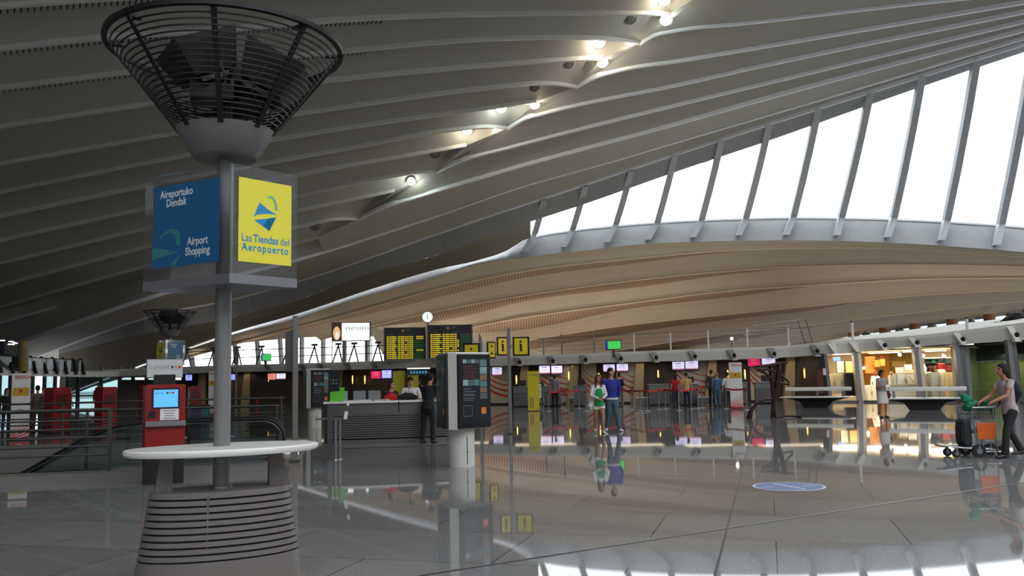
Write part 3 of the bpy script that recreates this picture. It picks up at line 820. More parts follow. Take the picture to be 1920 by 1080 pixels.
# sign box
cn = [at(430, 522, 6.74), at(557, 534, 7.22), None, at(268, 531, 7.22)]
zS0 = zc(541); zS0b = zc(524); zS1 = zc(318)
NN, RT, LT = [V((p.x - CX, p.y - CY, 0)) for p in (cn[0], cn[1], cn[3])]
BK = RT + LT - NN
zpl = .075; zS0 = at(430, 530, 6.74).z; zS1 = at(430, 305, 6.74).z
pl = MB(); pl.slab([(q.x, q.y) for q in (NN, RT, BK, LT)], zS0, zS0 + zpl); pl.build('sign_tray', M_STEEL, mast)
def facem(a, b): d = (b - a).normalized(); return Matrix(((d.x, 0, d.y, a.x), (d.y, 0, -d.x, a.y), (0, 1, 0, 0), (0, 0, 0, 1)))
panels = {}
for nm, (a, b2) in {'left': (LT, NN), 'right': (NN, RT), 'b1': (RT, BK), 'b2': (BK, LT)}.items():
    M = facem(a, b2); ln = (b2 - a).length; g = MB()
    g.box((ln / 2, (zS0 + zpl + zS1) / 2, -.006), (ln - .004, zS1 - zS0 - zpl, .008), M=M)
    panels[nm] = (g.build('sign_pane', M_ACRYL, mast), M, ln)
H0, H1 = zS0 + zpl, zS1; HH = H1 - H0
M_BLUEP = mat('blue_poster', (16, 84, 128), .4); M_YELP = mat('yellow_poster', (226, 214, 62), .45, var=.02)
M_CYAN = mat('cyan_print', (24, 132, 188), .45); M_SAGE = mat('sage_print', (112, 178, 120), .5); M_TXT = mat('pale_print', (206, 214, 218), .5); M_FADE = mat('faded_green_print', (44, 118, 122), .5)
def arc_fan(m, pts_out, pts_in, M, z):
    n = len(pts_out); m.add([M @ V((x, y, z)) for x, y in pts_out] + [M @ V((x, y, z)) for x, y in pts_in], [(i, i + 1, n + i + 1, n + i) for i in range(n - 1)])
def bezier(p0, p1, p2, n=14): return [((1 - t) ** 2 * p0[0] + 2 * t * (1 - t) * p1[0] + t * t * p2[0], (1 - t) ** 2 * p0[1] + 2 * t * (1 - t) * p1[1] + t * t * p2[1]) for t in [i / n for i in range(n + 1)]]
back_posters = []
for side, (a, b2) in (('left', (LT, NN)), ('right', (NN, RT)), ('b1', (RT, BK))):
    pane, M, ln = panels[side]
    lab = side in ('left', 'b1')
    u0, u1 = (.115, .885) if lab else (.115, .9)
    y0, y1 = H0 + .115 * HH, H0 + .885 * HH; x0, x1 = u0 * ln, u1 * ln; w = x1 - x0; h = y1 - y0
    g = MB(); g.box(((x0 + x1) / 2, (y0 + y1) / 2, .002), (w, h, .006), M=M)
    po = g.build('poster', M_BLUEP if lab else M_YELP, mast)
    if side in ('b1', 'b2'): back_posters.append(po)
    Z = .0062
    def P(fx, fy): return (x0 + fx * w, y0 + fy * h)
    if lab:
        for s, fx, fy, sz in (('Aireportuko', .36, .855, .080), ('Dendak', .36, .74, .080), ('Airport', .69, .235, .080), ('Shopping', .69, .115, .080)):
            text(s, 'lettering', sz * 1.15, M @ Matrix.Translation(V((*P(fx, fy), Z))), M_TXT, po, .0010, .0008, 'CENTER', .82)
        g = MB()
        arc_fan(g, bezier(P(.08, .34), P(.30, .56), P(.42, .40)) + bezier(P(.42, .40), P(.44, .30), P(.43, .24))[1:], bezier(P(.10, .335), P(.28, .49), P(.36, .36)) + bezier(P(.36, .36), P(.37, .30), P(.37, .25))[1:], M, Z)
        arc_fan(g, bezier(P(0, .26), P(.2, .22), P(.40, .175)), bezier(P(0, .11), P(.2, .14), P(.40, .165)), M, Z)
        arc_fan(g, bezier(P(.24, .01), P(.33, .06), P(.43, .135)), bezier(P(.36, .01), P(.39, .06), P(.44, .13)), M, Z)
        g.build('emblem', M_FADE, po, fix=False)
    else:
        text('Las', 'lettering', .088, M @ Matrix.Translation(V((*P(.05, .245), Z))), M_CYAN, po, 0, .0008, 'LEFT', .85)
        text('Tiendas', 'lettering', .088, M @ Matrix.Translation(V((*P(.27, .245), Z))), M_CYAN, po, .0012, .0008, 'LEFT', .85)
        text('del', 'lettering', .088, M @ Matrix.Translation(V((*P(.78, .245), Z))), M_CYAN, po, 0, .0008, 'LEFT', .85)
        text('Aeropuerto', 'lettering', .088, M @ Matrix.Translation(V((*P(.06, .135), Z))), M_CYAN, po, .0014, .0008, 'LEFT', .86, 1.2)
        g = MB()
        arc_fan(g, bezier(P(.38, .73), P(.40, .72), P(.41, .72)) + bezier(P(.41, .72), P(.52, .66), P(.70, .615))[1:], bezier(P(.27, .545), P(.3, .56), P(.33, .575)) + bezier(P(.33, .575), P(.5, .615), P(.70, .61))[1:], M, Z)
        arc_fan(g, bezier(P(.29, .51), P(.45, .535), P(.70, .58)), bezier(P(.29, .505), P(.44, .45), P(.57, .40)), M, Z)
        g.add([M @ V((*P(.70, .58), Z)), M @ V((*P(.57, .40), Z)), M @ V((*P(.45, .46), Z)), M @ V((*P(.55, .55), Z))], [(0, 1, 2, 3)])
        g.build('emblem', M_CYAN, po, fix=False)
        g = MB(); arc_fan(g, bezier(P(.50, .795), P(.63, .88), P(.70, .77)) + bezier(P(.70, .77), P(.73, .72), P(.73, .665))[1:], bezier(P(.51, .79), P(.60, .83), P(.655, .75)) + bezier(P(.655, .75), P(.67, .71), P(.67, .665))[1:], M, Z)
        g.build('emblem_handle', M_SAGE, po, fix=False)
# second mast far behind
p2 = at(318, 660, 33.5)
m2 = copy_tree(mast, 'distant floodlight mast with yellow and lilac signs, rising behind the red ticket kiosk', (p2.x, 33.5, 0), math.radians(-84))
for po in back_posters:                                        # the near mast has prints on its two front panes only
    for ch in [x for x in bpy.data.objects if x.parent is po]: bpy.data.objects.remove(ch)
    bpy.data.objects.remove(po)
mast['group'] = 'floodlight masts in the hall'; m2['group'] = 'floodlight masts in the hall'

# ================================================================ RED TICKET KIOSK
kp = flo(305, 905); ky = yaw_to_cam(kp, .10)
kio = thing('ticket_kiosk', 'red ticket kiosk with lit blue screen and taped note, behind the standing table', 'kiosk', kp, ky)
g = MB(); g.box((0, 0, .26), (.60, .46, .52)); g.build('plinth', M_BLACK, kio)
g = MB(); g.box((0, .03, 1.6 + .08), (.34, .12, .22)); g.build('neck', M_BLACK, kio)
g = MB(); g.prism([(-.31, .50), (.31, .50), (.31, 1.60), (.29, 1.625), (-.29, 1.625), (-.31, 1.60)], -.24, .24); cab = g.build('cabinet', M_RED, kio)
g = MB(); g.box((0, -.27, .985), (.62, .10, .085)); g.build('shelf', M_STEEL, kio)
g = MB(); g.box((0, -.246, 1.395), (.43, .016, .34)); bz = g.build('screen_bezel', M_BLACK, kio)
M_SCR = mat('screen_blue', (92, 176, 238), .4, 0, .75)
g = MB(); g.box((0, -.256, 1.395), (.375, .008, .285)); scr = g.build('screen', M_SCR, bz)
text('epoint', 'screen_lettering', .05, front(-.17, -.2605, 1.47), mat('screen_text', (60, 80, 140), .5), scr, 0, .0005)
g = MB()
for i, c in enumerate((0, 1, 2)): g.m = i; g.cyl((.02 + .045 * i, -.262, 1.485), (.02 + .045 * i, -.2595, 1.485), .018, .018, 12)
g.build('screen_dots', [mat('dot_teal', (30, 90, 110), .5), mat('dot_amber', (226, 140, 30), .5), mat('dot_red', (190, 40, 30), .5)], scr)
g = MB(); g.box((.06, -.247, 1.14), (.29, .004, .20), M=Matrix.Rotation(.0, 4, 'Z')); note = g.build('taped_note', M_PAPER, kio)
g = MB()
for r_, (zz, w) in enumerate(((1.19, .2), (1.15, .16), (1.11, .14), (1.07, .19))): g.box((.06, -.2497, zz), (w, .001, .012))
g.build('note_writing', mat('note_ink', (150, 110, 140), .7), note)
g = MB(); g.box((-.21, -.247, 1.14), (.10, .02, .11)); g.build('card_slot', M_BLACK, kio)
g = MB(); g.rbox((0, .03, 1.895), (.58, .09, .32), .01); sg = g.build('header_sign', M_STEEL, kio)
g = MB(); g.box((0, -.018, 1.895), (.555, .006, .295)); g.build('sign_face', mat('sign_face', (206, 206, 204), .4), sg)
text('e:point', 'sign_lettering', .115, front(-.25, -.0225, 1.885), mat('sign_grey', (132, 130, 132), .5), sg, -.001, .0008)
g = MB()
for i in range(3): g.m = i; g.cyl((.115 + .058 * i, -.025, 1.915), (.115 + .058 * i, -.0205, 1.915), .022, .022, 16)
g.build('sign_dots', [MATS['dot_teal'], MATS['dot_amber'], MATS['dot_red']], sg)
g = MB(); g.box((.165, -.0215, 1.875), (.17, .002, .006)); g.build('sign_rule', MATS['sign_grey'], sg)

# ================================================================ RAILINGS AND ESCALATOR
def railing(name, label, pts, hts, posts, r=.018, group=None, ends=True, pr=.03):
    t = thing(name, label, 'railing', pts[0], 0, group)
    o = pts[0]
    for h in hts:
        m = MB(); m.tube([p - o + V((0, 0, h)) for p in pts], r if h < max(hts) else r * 1.5, 8); m.build('rail', M_STEELD, t, True)
    for q in posts:
        m = MB(); m.box((q.x - o.x, q.y - o.y, max(hts) / 2 - .1), (pr * 1.2, pr * 2.4, max(hts) + .2)); m.build('post', M_STEELD, t)
    return t
zk_ = .13
_ue = (flo(222, 887) - O).dot(U_)
pn = [UV(VL, .14, zk_), UV(_ue, .14, zk_)]
railing('railing', 'steel railing on the near kerb of the stair opening, ending beside the red kiosk', pn, (.30, .45, .60, .75, .90, 1.08), [UV(_ue + 2.6 * i, .14, zk_) for i in range(6)], group=None, pr=.035)
pf = [UV(VL, VD + .2, .16), UV(-.1, VD + .2, .16)]
railing('railing', 'steel railing along the far kerb of the stair opening, before the red cabinets', pf, (.18, .34, .50, .66, .82, 1.05), [UV(.0 + 2.75 * i, VD + .2, .16) for i in range(9)])
pr_ = [UV(4.4, 4.6, 0), UV(.0, 4.6, 0), UV(-.3, 4.5, -.05)]
railing('railing', 'short steel guard rail beside the escalator landing with rounded end', [UV(4.2, 4.2, 0.05), UV(.05, 4.2, .05)], (.35, .7, 1.05), [UV(.1, 4.2, .05), UV(2.0, 4.2, .05), UV(4.1, 4.2, .05)])
esc = thing('escalator', 'escalator with black handrails going down to the left behind the standing table', 'escalator', UV(.4, 2, 0))
o = UV(.4, 2, 0)
def EP(u, v, z): return UV(u, v, z) - o
slope = math.tan(math.radians(30)); ub = 3.0
for v in (1.15, 2.45):
    def prof(off):                                             # closed loop of the handrail seen from the side: (u, z)
        pts = [];  zt_ = .92 - off; zb_ = .12 + off; rr = (zt_ - zb_) / 2; zc_ = (zt_ + zb_) / 2
        for k in range(13):
            a = -PI / 2 + PI * k / 12; pts.append((.35 - rr * math.cos(a) * 1.0 + off * 0, zc_ + rr * math.sin(a)))
        pts += [(1.2, zt_), (ub - .5, zt_), (ub, zt_ - .05), (ub + .6, zt_ - .28)]
        pts += [(ub + 8.0, zt_ - .28 - 7.4 * slope)]
        return pts
    m = MB(); m.chain([EP(u, v, z) for u, z in prof(0)], [(.04, .028)] * len(prof(0)), 8, True, False); m.build('handrail', M_RUBBER, esc, True)
    top = prof(.05)
    m = MB(); m.chain([EP(u, v, z) for u, z in top], [(.02, .015)] * len(top), 6, True, False); m.build('rail_track', M_STEEL, esc, True)
    gl = MB(); loop = [p for p in top]
    bot = [(ub + 8.0, -7.4 * slope - .2 - .1), (ub + .4, -.1), (.35, .05)]
    poly = loop + bot
    gl.add([EP(u, v, z) for u, z in poly], [tuple(range(len(poly)))]); gl.build('glass_side', glass('balustrade_glass', (.62, .70, .68)), esc, fix=False)
    sk = MB()
    sk.loft([[EP(u, v + dv, z) for dv, z in ((-.09, zz - .22), (.09, zz - .22), (.09, zz + .06), (-.09, zz + .06))] for u, zz in ((.0, .06), (ub, .06), (ub + .5, -.1), (ub + 8.0, -7.5 * slope - .1))], True, True)
    sk.build('skirt', M_STEEL, esc)
st = MB()
for k in range(19):
    u = ub + .2 + .4 * k; z = -.2 - .4 * slope * k * 1.0
    st.box(EP(u, 1.8, z), (.40, 1.0, .24), math.atan2(U_.y, U_.x))
st.build('steps', M_STEELD, esc)
st = MB(); st.box(EP(1.6, 1.8, -.02), (2.7, 1.1, .06), math.atan2(U_.y, U_.x)); st.build('landing_plate', M_STEEL, esc)

# ================================================================ ADVERTISING TOTEM
tp = flo(866, 874); ty = yaw_to_cam(tp, .76)
M_TOT = mat('totem_paint', (206, 204, 196), .4, var=.03)
def totem(label, loc, rz, group):
    t = thing('advertising_totem', label, 'advertising totem', loc, rz, group)
    z0, z1 = .70, 2.08
    g = MB(); g.lathe([(.243, 0), (.243, .70)], (0, 0, 0), 40); base = g.build('base', M_TOT, t, True)
    g = MB(); g.box((-.08, -.235, .30), (.006, .012, .5)); g.cyl((-.075, -.245, .28), (-.075, -.225, .28), .012, .012, 8); g.build('hatch_seam', M_BLACKM, base)
    # three-sided head
    Rr = .67
    cor = [V((Rr * math.cos(math.radians(a)), Rr * math.sin(math.radians(a)), 0)) for a in (-150, -30, 90)]
    poly = []
    for i in range(3):
        c = cor[i]; pv = cor[i - 1]; nx = cor[(i + 1) % 3]
        for d in ((pv - c).normalized(), (nx - c).normalized()): q = c + d * .16; poly.append((q.x, q.y))
    g = MB(); g.slab(poly, z0, z1); head = g.build('head', M_TOT, t)
    g = MB(); g.slab([(x * 1.01, y * 1.01) for x, y in poly], z1, z1 + .025); g.build('top_cap', M_OFFW, t)
    for i in range(3):
        a, b2 = cor[i], cor[(i + 1) % 3]; d = (b2 - a).normalized(); n = V((d.y, -d.x, 0)); ln = (b2 - a).length
        M = Matrix(((d.x, 0, n.x, a.x), (d.y, 0, n.y, a.y), (0, 1, 0, 0), (0, 0, 0, 1)))
        w0, w1 = .17, ln - .17
        g = MB(); g.rbox((0, 0, 0), (.1, .1, .1)); g = MB()
        g.box(((w0 + w1) / 2, (z0 + z1) / 2, .02), (w1 - w0, z1 - z0 - .03, .05), M=M); fr = g.build('frame', M_BLACK, t)
        gx0, gx1, gy0, gy1 = w0 + .09, w1 - .09, z0 + .10, z1 - .10
        gw, gh = gx1 - gx0, gy1 - gy0
        g = MB(); g.box(((gx0 + gx1) / 2, (gy0 + gy1) / 2, .047), (gw, gh, .006), M=M)
        if i == 1:                                             # bottle picture
            ps = g.build('poster', mat('poster_grey', (86, 92, 100), .3), fr)
            g = MB(); g.m = 0
            g.lathe([(.03, gy0 + .45), (.06, gy0 + .62), (.05, gy0 + .9), (.025, gy0 + 1.1)], (0, 0, 0), 8)
            for v in range(len(g.v)): x, y, z = g.v[v]; g.v[v] = tuple(M @ V((gx0 + gw * .5 + x, z, .0502)))
            g.build('poster_bottle', mat('bottle_print', (168, 178, 188), .4), ps)
            continue
        ps = g.build('poster', mat('poster_dark', (34, 37, 42), .3), fr)
        cells = MB(); mats_ = [mat('photo_teal', (92, 138, 140), .5, var=.5, scale=18), mat('photo_sky', (150, 178, 180), .5, var=.5, scale=14), mat('photo_dusk', (150, 112, 84), .5, var=.5, scale=14), mat('photo_stone', (104, 104, 106), .5, var=.4, scale=20)]
        def cell(fx0, fx1, fy0, fy1, m_):
            cells.m = m_; cells.box((gx0 + gw * (fx0 + fx1) / 2, gy0 + gh * (fy0 + fy1) / 2, .051), (gw * (fx1 - fx0) - .008, gh * (fy1 - fy0) - .008, .002), M=M)
        for k in range(4): cell(.01 + .17 * k, .17 + .17 * k, .93, .995, (k * 2 + 1) % 4)
        for k, (y0_, y1_) in enumerate(((.88, .995), (.76, .875), (.66, .755), (.56, .655), (.47, .555), (.37, .465))): cell(.70, .99, y0_, y1_, (0, 1, 2, 0, 2, 3)[k])
        for k in range(3): cell(.01 + .225 * k, .23 + .225 * k, .58, .68, (1, 3, 0)[k])
        cells.build('photo_grid', mats_, ps)
        ln_ = MB()
        for k, (yy, w_) in enumerate(((.88, .4), (.85, .52), (.81, .5), (.78, .58), (.74, .46), (.71, .54))): ln_.box((gx0 + gw * (.05 + w_ / 2), gy0 + gh * yy, .051), (gw * w_, .012, .002), M=M)
        ln_.build('red_wording', mat('print_red', (128, 48, 40), .5), ps)
        ln_ = MB()
        for k, (yy, w_) in enumerate(((.53, .3), (.49, .5), (.45, .42), (.43, .5), (.39, .46), (.36, .4))): ln_.box((gx0 + gw * (.03 + w_ / 2), gy0 + gh * yy, .051), (gw * w_, .009, .002), M=M)
        for (fx, fy, fw, fh) in ((.20, .115, .36, .006), (.20, .275, .36, .006), (.02, .195, .008, .165), (.38, .195, .008, .165)): ln_.box((gx0 + gw * fx, gy0 + gh * fy, .051), (gw * fw, gh * fh, .002), M=M)
        ln_.build('grey_wording', mat('print_grey', (150, 156, 158), .5), ps)
        g = MB(); g.box((gx0 + gw * .84, gy0 + gh * .19, .051), (gw * .19, gw * .19, .003), M=M); lg = g.build('orange_square', mat('print_orange', (246, 130, 30), .5), ps)
        text('orange', 'square_lettering', .03, M @ Matrix.Translation(V((gx0 + gw * .757, gy0 + gh * .165, .0535))), M_WHITE, lg, 0, .0004)
        g = MB(); g.add([M @ V((gx0 - .05, gy0 - .05, .056)), M @ V((gx1 + .05, gy0 - .05, .056)), M @ V((gx1 + .05, gy1 + .05, .056)), M @ V((gx0 - .05, gy1 + .05, .056))], [(0, 1, 2, 3)])
        g.build('cover_glass', glass('poster_glass', (.9, .92, .92), .4, .03), fr, fix=False)
    return t
tot1 = totem('large three-sided advertising totem on a white drum base, right of the information desk', tp, ty + math.radians(0), 'advertising totems')
tp2 = flo(590, 801)
tot2 = copy_tree(tot1, 'distant advertising totem on a white drum, left behind the information desk', tp2, yaw_to_cam(tp2, .62))
# ================================================================ INFORMATION DESK
dp = flo(700, 832); dy_ = yaw_to_cam(dp, .02)
desk = thing('information_desk', 'long curved grey information desk with slatted front', 'desk', dp, dy_)
def pxm(Y): return F_PX / Y
DYd = dp.y
dx0, dx1 = -1.15, 2.05
def arcpts(z, off, n=24, ext=0.0):
    out = []
    for i in range(n + 1):
        x = dx0 - ext + (dx1 - dx0 + 2 * ext) * i / n; s = (x - .45) / 1.7
        out.append(V((x, off + .22 * s * s, z)))
    return out
g = MB()
secs = [(.0, .16), (.14, .14), (.70, -.02)]
def dk_front(z): return .16 - .26 * (z / 1.05)
sl_z = [.12 + .058 * i for i in range(11)]
fr = MB(); rows = [arcpts(0, dk_front(0), ext=-.12), arcpts(.10, dk_front(.1), ext=-.11)]
fr.loft([r_ for r_ in rows], False)
for z in sl_z:
    a0 = arcpts(z + .014, dk_front(z) + .03, ext=-.1 + z * .1); a1 = arcpts(z + .014, dk_front(z), ext=-.1 + z * .1); a2 = arcpts(z + .056, dk_front(z + .056), ext=-.1 + z * .1); a3 = arcpts(z + .056, dk_front(z) + .03, ext=-.1 + z * .1)
    fr.loft([a0, a1, a2, a3], False)
fr.loft([arcpts(.76, dk_front(.76), ext=-.02), arcpts(1.05, dk_front(1.05), ext=0.0)], False)
fr.build('slatted_front', M_PAINTG, desk, True)
g = MB(); g.loft([arcpts(0.0, dk_front(0) + .06, ext=-.14), arcpts(1.05, .06, ext=-.03)], False); g.build('front_core', M_BLACKM, desk)
g = MB(); tp_ = arcpts(1.05, -.16, ext=.12); bk_ = arcpts(1.05, .42, ext=.12)
g.loft([tp_, [p + V((0, 0, .05)) for p in tp_], [p + V((0, 0, .05)) for p in bk_], bk_], False); g.loft([bk_, tp_], False)
for e in (0, -1): g.add([tp_[e], tp_[e] + V((0, 0, .05)), bk_[e] + V((0, 0, .05)), bk_[e]], [(0, 1, 2, 3)])
g.build('counter_top', M_OFFW, desk)
g = MB()
for e in (0, -1):
    q0 = arcpts(0, dk_front(0) + .02, ext=-.12)[e]; q1 = arcpts(1.05, dk_front(1.05), ext=0)[e]
    g.add([q0, q1, q1 + V((0, .5, 0)), q0 + V((0, .4, 0))], [(0, 1, 2, 3)])
g.build('end_panel', M_STEELD, desk)
g = MB(); g.loft([[p + V((0, -.05, -.3)) for p in bk_], [p + V((0, .22, -.3)) for p in bk_], [p + V((0, .22, -.34)) for p in bk_], [p + V((0, -.05, -.34)) for p in bk_]], False); g.build('work_shelf', M_STEELD, desk)
g = MB(); g.loft([[p + V((0, -.04, -.02)) for p in bk_], [p + V((0, -.04, -1.05)) for p in bk_]], False); g.build('rear_panel', M_STEELD, desk)
MD = desk.matrix_basis.copy() if False else Matrix.Translation(dp) @ Matrix.Rotation(dy_, 4, 'Z')
def on_desk(px, dyl=.12, z=1.10):
    """a point of the counter top that stands at photo column px"""
    best = None
    for i in range(200):
        x = dx0 + (dx1 - dx0) * i / 199; s = (x - .45) / 1.7; w = MD @ V((x, dyl + .22 * s * s, z))
        q = (w - CAM); u = q.dot(_rt) / q.dot(_fwd) * F_PX + 960
        if best is None or abs(u - px) < best[0]: best = (abs(u - px), w)
    return best[1]
def small(name, label, cat, parts, loc, rz=None, group=None):
    """a thing of several meshes: parts = [(part name or None, MB, material)]"""
    rz = yaw_to_cam(loc) if rz is None else rz
    if len(parts) == 1:
        o = parts[0][1].build(name, parts[0][2]); o.location = loc; o.rotation_euler = (0, 0, rz); return tag(o, label, cat, group)
    t = thing(name, label, cat, loc, rz, group)
    for nm, m_, mt_ in parts: m_.build(nm, mt_, t)
    return t
g = MB(); g.prism([(-.15, 0), (.10, 0), (.10, .27), (-.15, .25)], -.1, .1); g2 = MB(); g2.prism([(.10, 0), (.22, 0), (.22, .37), (.10, .36)], -.1, .06)
small('leaflet_box', 'bright green cardboard display box on the left end of the information desk', 'box', [('front_tray', g, M_GREEN), ('back_board', g2, M_GREEN)], on_desk(630, .16))
def acrylic_stand(px, label, w=.2, h=.26):
    a = MB(); a.box((0, .02, h / 2), (w, .012, h)); b_ = MB(); b_.box((0, -.02, .03), (w, .09, .05))
    small('leaflet_stand', label, 'leaflet stand', [('back_plate', a, mat('frosted_plastic', (150, 154, 156), .3)), ('tray', b_, mat('frosted_plastic', (150, 154, 156), .3))], on_desk(px, .14), None, 'leaflet stands on the desk')
acrylic_stand(646, 'grey plastic leaflet stand beside the green cardboard box', .16, .27)
for px, lab in ((674, 'open dark laptop on the desk, nearer the green box'), (702, 'grey monitor back on the desk, nearer the woman with the red bag')):
    a = MB(); a.box((0, .1, .01), (.32, .22, .02)); b_ = MB(); b_.box((0, -.03, .14), (.32, .015, .25), M=Matrix.Rotation(-.12, 4, 'X'))
    small('laptop', lab, 'laptop', [('keyboard_deck', a, M_STEELD), ('screen_lid', b_, mat('lid_grey', (112, 114, 116), .4))], on_desk(px, .2), None)
random.seed(3)
for i, px in enumerate((655, 664, 681, 690, 711, 722)):
    a = MB()
    for k in range(3 + i % 3): a.box((random.uniform(-.02, .02), random.uniform(-.02, .02), .004 + .007 * k), (.21, .29, .006), random.uniform(-.3, .3))
    small('leaflet_pile', 'loose pile of white leaflets on the information desk counter', 'leaflets', [('p', a, M_PAPER)], on_desk(px, .06), random.uniform(-.4, .4), 'leaflet piles on the desk')
# black bag and red bag
a = MB(); a.chain([(-.2, 0, .07), (-.08, .0, .10), (.1, 0, .09), (.2, 0, .06)], [(.09, .07), (.12, .10), (.11, .09), (.07, .06)], 12); a = fuse(a, .015, 6)
bag = thing('shoulder_bag', 'floppy black bag lying on the information desk, strap hanging over the front', 'bag', on_desk(765, .05), yaw_to_cam(dp))
mesh_child('bag_body', a, cloth((24, 23, 26)), bag)
g = MB(); g.chain([(-.22, -.02, .1), (-.25, -.18, .06), (-.25, -.235, -.05), (-.25, -.24, -.3)], [.012] * 4, 6); g.build('strap', cloth((24, 23, 26)), bag)
# ---- lectern with leaflet holder and steel posts, in front of the desk
lp = flo(622, 863)
lec = thing('leaflet_lectern', 'slim dark lectern post with steel shelf and white leaflet holder, left of the desk', 'lectern', lp, yaw_to_cam(lp))
g = MB(); g.box((-.04, 0, .58), (.09, .05, 1.16)); g.build('post', M_STEELD, lec)
g = MB(); g.rbox((-.1, .15, .845), (.48, .28, .03), .012); g.build('shelf', M_STEEL, lec)
g = MB(); g.box((.12, .02, .95), (.07, .012, .16), M=Matrix.Rotation(.18, 4, 'Y')); g.build('leaflet_holder', M_PAPER, lec)
g = MB(); g.box((-.02, -.02, 1.21), (.05, .012, .1), M=Matrix.Rotation(.3, 4, 'Y')); g.build('notice_card', M_PAPER, lec)
for k, (px, py) in enumerate(((629, 862), (637.5, 861))):
    q = flo(px, py); g = MB(); g.cyl((0, 0, 0), (0, 0, .84), .028, .028, 14); b_ = MB(); b_.lathe([(.06, 0), (.055, .02), (.028, .03)], (0, 0, 0), 16)
    small('steel_post', ('polished steel post standing just right of the lectern', 'polished steel post farther right of the lectern, second of the pair')[k], 'post', [('tube', g, M_STEEL), ('foot', b_, M_STEEL)], q, 0, 'steel posts by the lectern')

# ================================================================ SIGN POSTS
def signpost(label, base, top_y, w=.09, d=.12, group='tall sign posts'):
    t = thing('sign_post', label, 'sign post', base, yaw_to_cam(base), group)
    px = None
    g = MB(); zt_ = at(top_y[0], top_y[1], base.y).z
    g.rbox((0, 0, zt_ / 2), (w, d, zt_), .012); g.build('post', M_PAINTG, t)
    g = MB(); g.rbox((0, 0, .02), (w * 1.8, d * 1.6, .04), .01); g.build('foot_plate', M_STEELD, t)
    return t, zt_
q1 = flo(553, 866); s1, z1_ = signpost('tall grey sign post with a dark panel at its top, right of the standing table', q1, (553, 592), .115, .10)
g = MB(); g.prism([(-.21, at(540, 690, q1.y).z - .06), (-.055, at(540, 694, q1.y).z - .04), (-.055, at(545, 618, q1.y).z), (-.21, at(540, 624, q1.y).z)], .02, .09); g.build('side_panel', M_STEELD, s1)
q2 = flo(957.5, 814); s2, z2_ = signpost('tall grey post carrying two yellow information signs', q2, (957, 615), .10, .10)
YI = q2.y
def board_on(t, base, pa, pb, yaw_off, sym, nm='sign_board', kind='i'):
    """square sign between two photo points, hung beside a post"""
    A_, B_ = at(pa[0], pa[1], base.y), at(pb[0], pb[1], base.y)
    inv = (Matrix.Translation(base) @ Matrix.Rotation(t.rotation_euler.z, 4, 'Z')).inverted()
    A_, B_ = inv @ A_, inv @ B_
    w = abs(B_.x - A_.x); h = abs(A_.z - B_.z); M = Matrix.Translation(V(((A_.x + B_.x) / 2, -.02, (A_.z + B_.z) / 2))) @ Matrix.Rotation(yaw_off, 4, 'Z')
    g = MB(); g.box((0, 0, 0), (w, .07, h), M=M); o = g.build(nm, M_BLACKM, t)
    g = MB(); g.rbox((0, 0, 0), (w * .80, h * .84, .012), w * .12)
    R_ = M @ Matrix.Translation(V((0, -.038, 0))) @ Matrix.Rotation(PI / 2, 4, 'X')
    g.v = [tuple(R_ @ V(p)) for p in g.v]; f_ = g.build('yellow_face', M_YELLOW, o)
    if kind == 'i':
        g = MB(); s = h
        for (bx) in ((0, -.05, .15, .36), (-.045, .12, .11, .05), (0, -.235, .20, .05)): g.box((bx[0] * s, 0, bx[1] * s), (bx[2] * s * .8, .006, bx[3] * s), M=M @ Matrix.Translation(V((0, -.047, 0))))
        g.cyl((M @ V((-.01 * s, -.05, .25 * s))), (M @ V((-.01 * s, -.043, .25 * s))), .062 * s, .062 * s, 16)
        g.build('information_mark', M_BLACK, f_)
    else:
        g = MB(); s = h; MM = M @ Matrix.Translation(V((0, -.047, 0)))
        def arrow(cx, cz, dx, dz, L_):
            g.box((cx, 0, cz), (.02 if dx == 0 else L_, .006, .02 if dz == 0 else L_), M=MM)
            tx, tz = cx + dx * L_ / 2, cz + dz * L_ / 2
            pts = [(tx + dx * .03, tz + dz * .03), (tx - dx * .05 + dz * .06, tz - dz * .05 + dx * .06), (tx - dx * .05 - dz * .06, tz - dz * .05 - dx * .06)]
            g.prism(pts, -.003, .003, MM)
        arrow(0, .18, 0, -1, .12); arrow(-.2, -.15, 1, 0, .12); arrow(.2, -.15, -1, 0, .12)
        g.cyl(MM @ V((0, -.003, -.13)), MM @ V((0, .003, -.13)), .05, .05, 14)
        g.build('arrows', M_BLACK, f_)
    return o
board_on(s2, q2, (931, 632), (953, 667), .30, 'i'); board_on(s2, q2, (961, 632), (993, 667), -.12, 'i')
q3 = flo(903, 790); s3 = thing('sign_post', 'grey wedge-topped post with meeting point signs, half hidden behind the advertising totem', 'sign post', q3, yaw_to_cam(q3), 'tall sign posts')
za, zb_ = at(901, 624, q3.y).z, at(903, 660, q3.y).z
g = MB(); g.prism([(-.06, 0), (.07, 0), (.075, za - .35), (.05, za - .2), (-.05, za), (-.06, za)], -.04, .04); g.build('post', M_PAINTG, s3)
board_on(s3, q3, (868, 644), (900, 680), -.1, '', kind='m'); board_on(s3, q3, (912, 641), (930, 672), .5, '', kind='m')

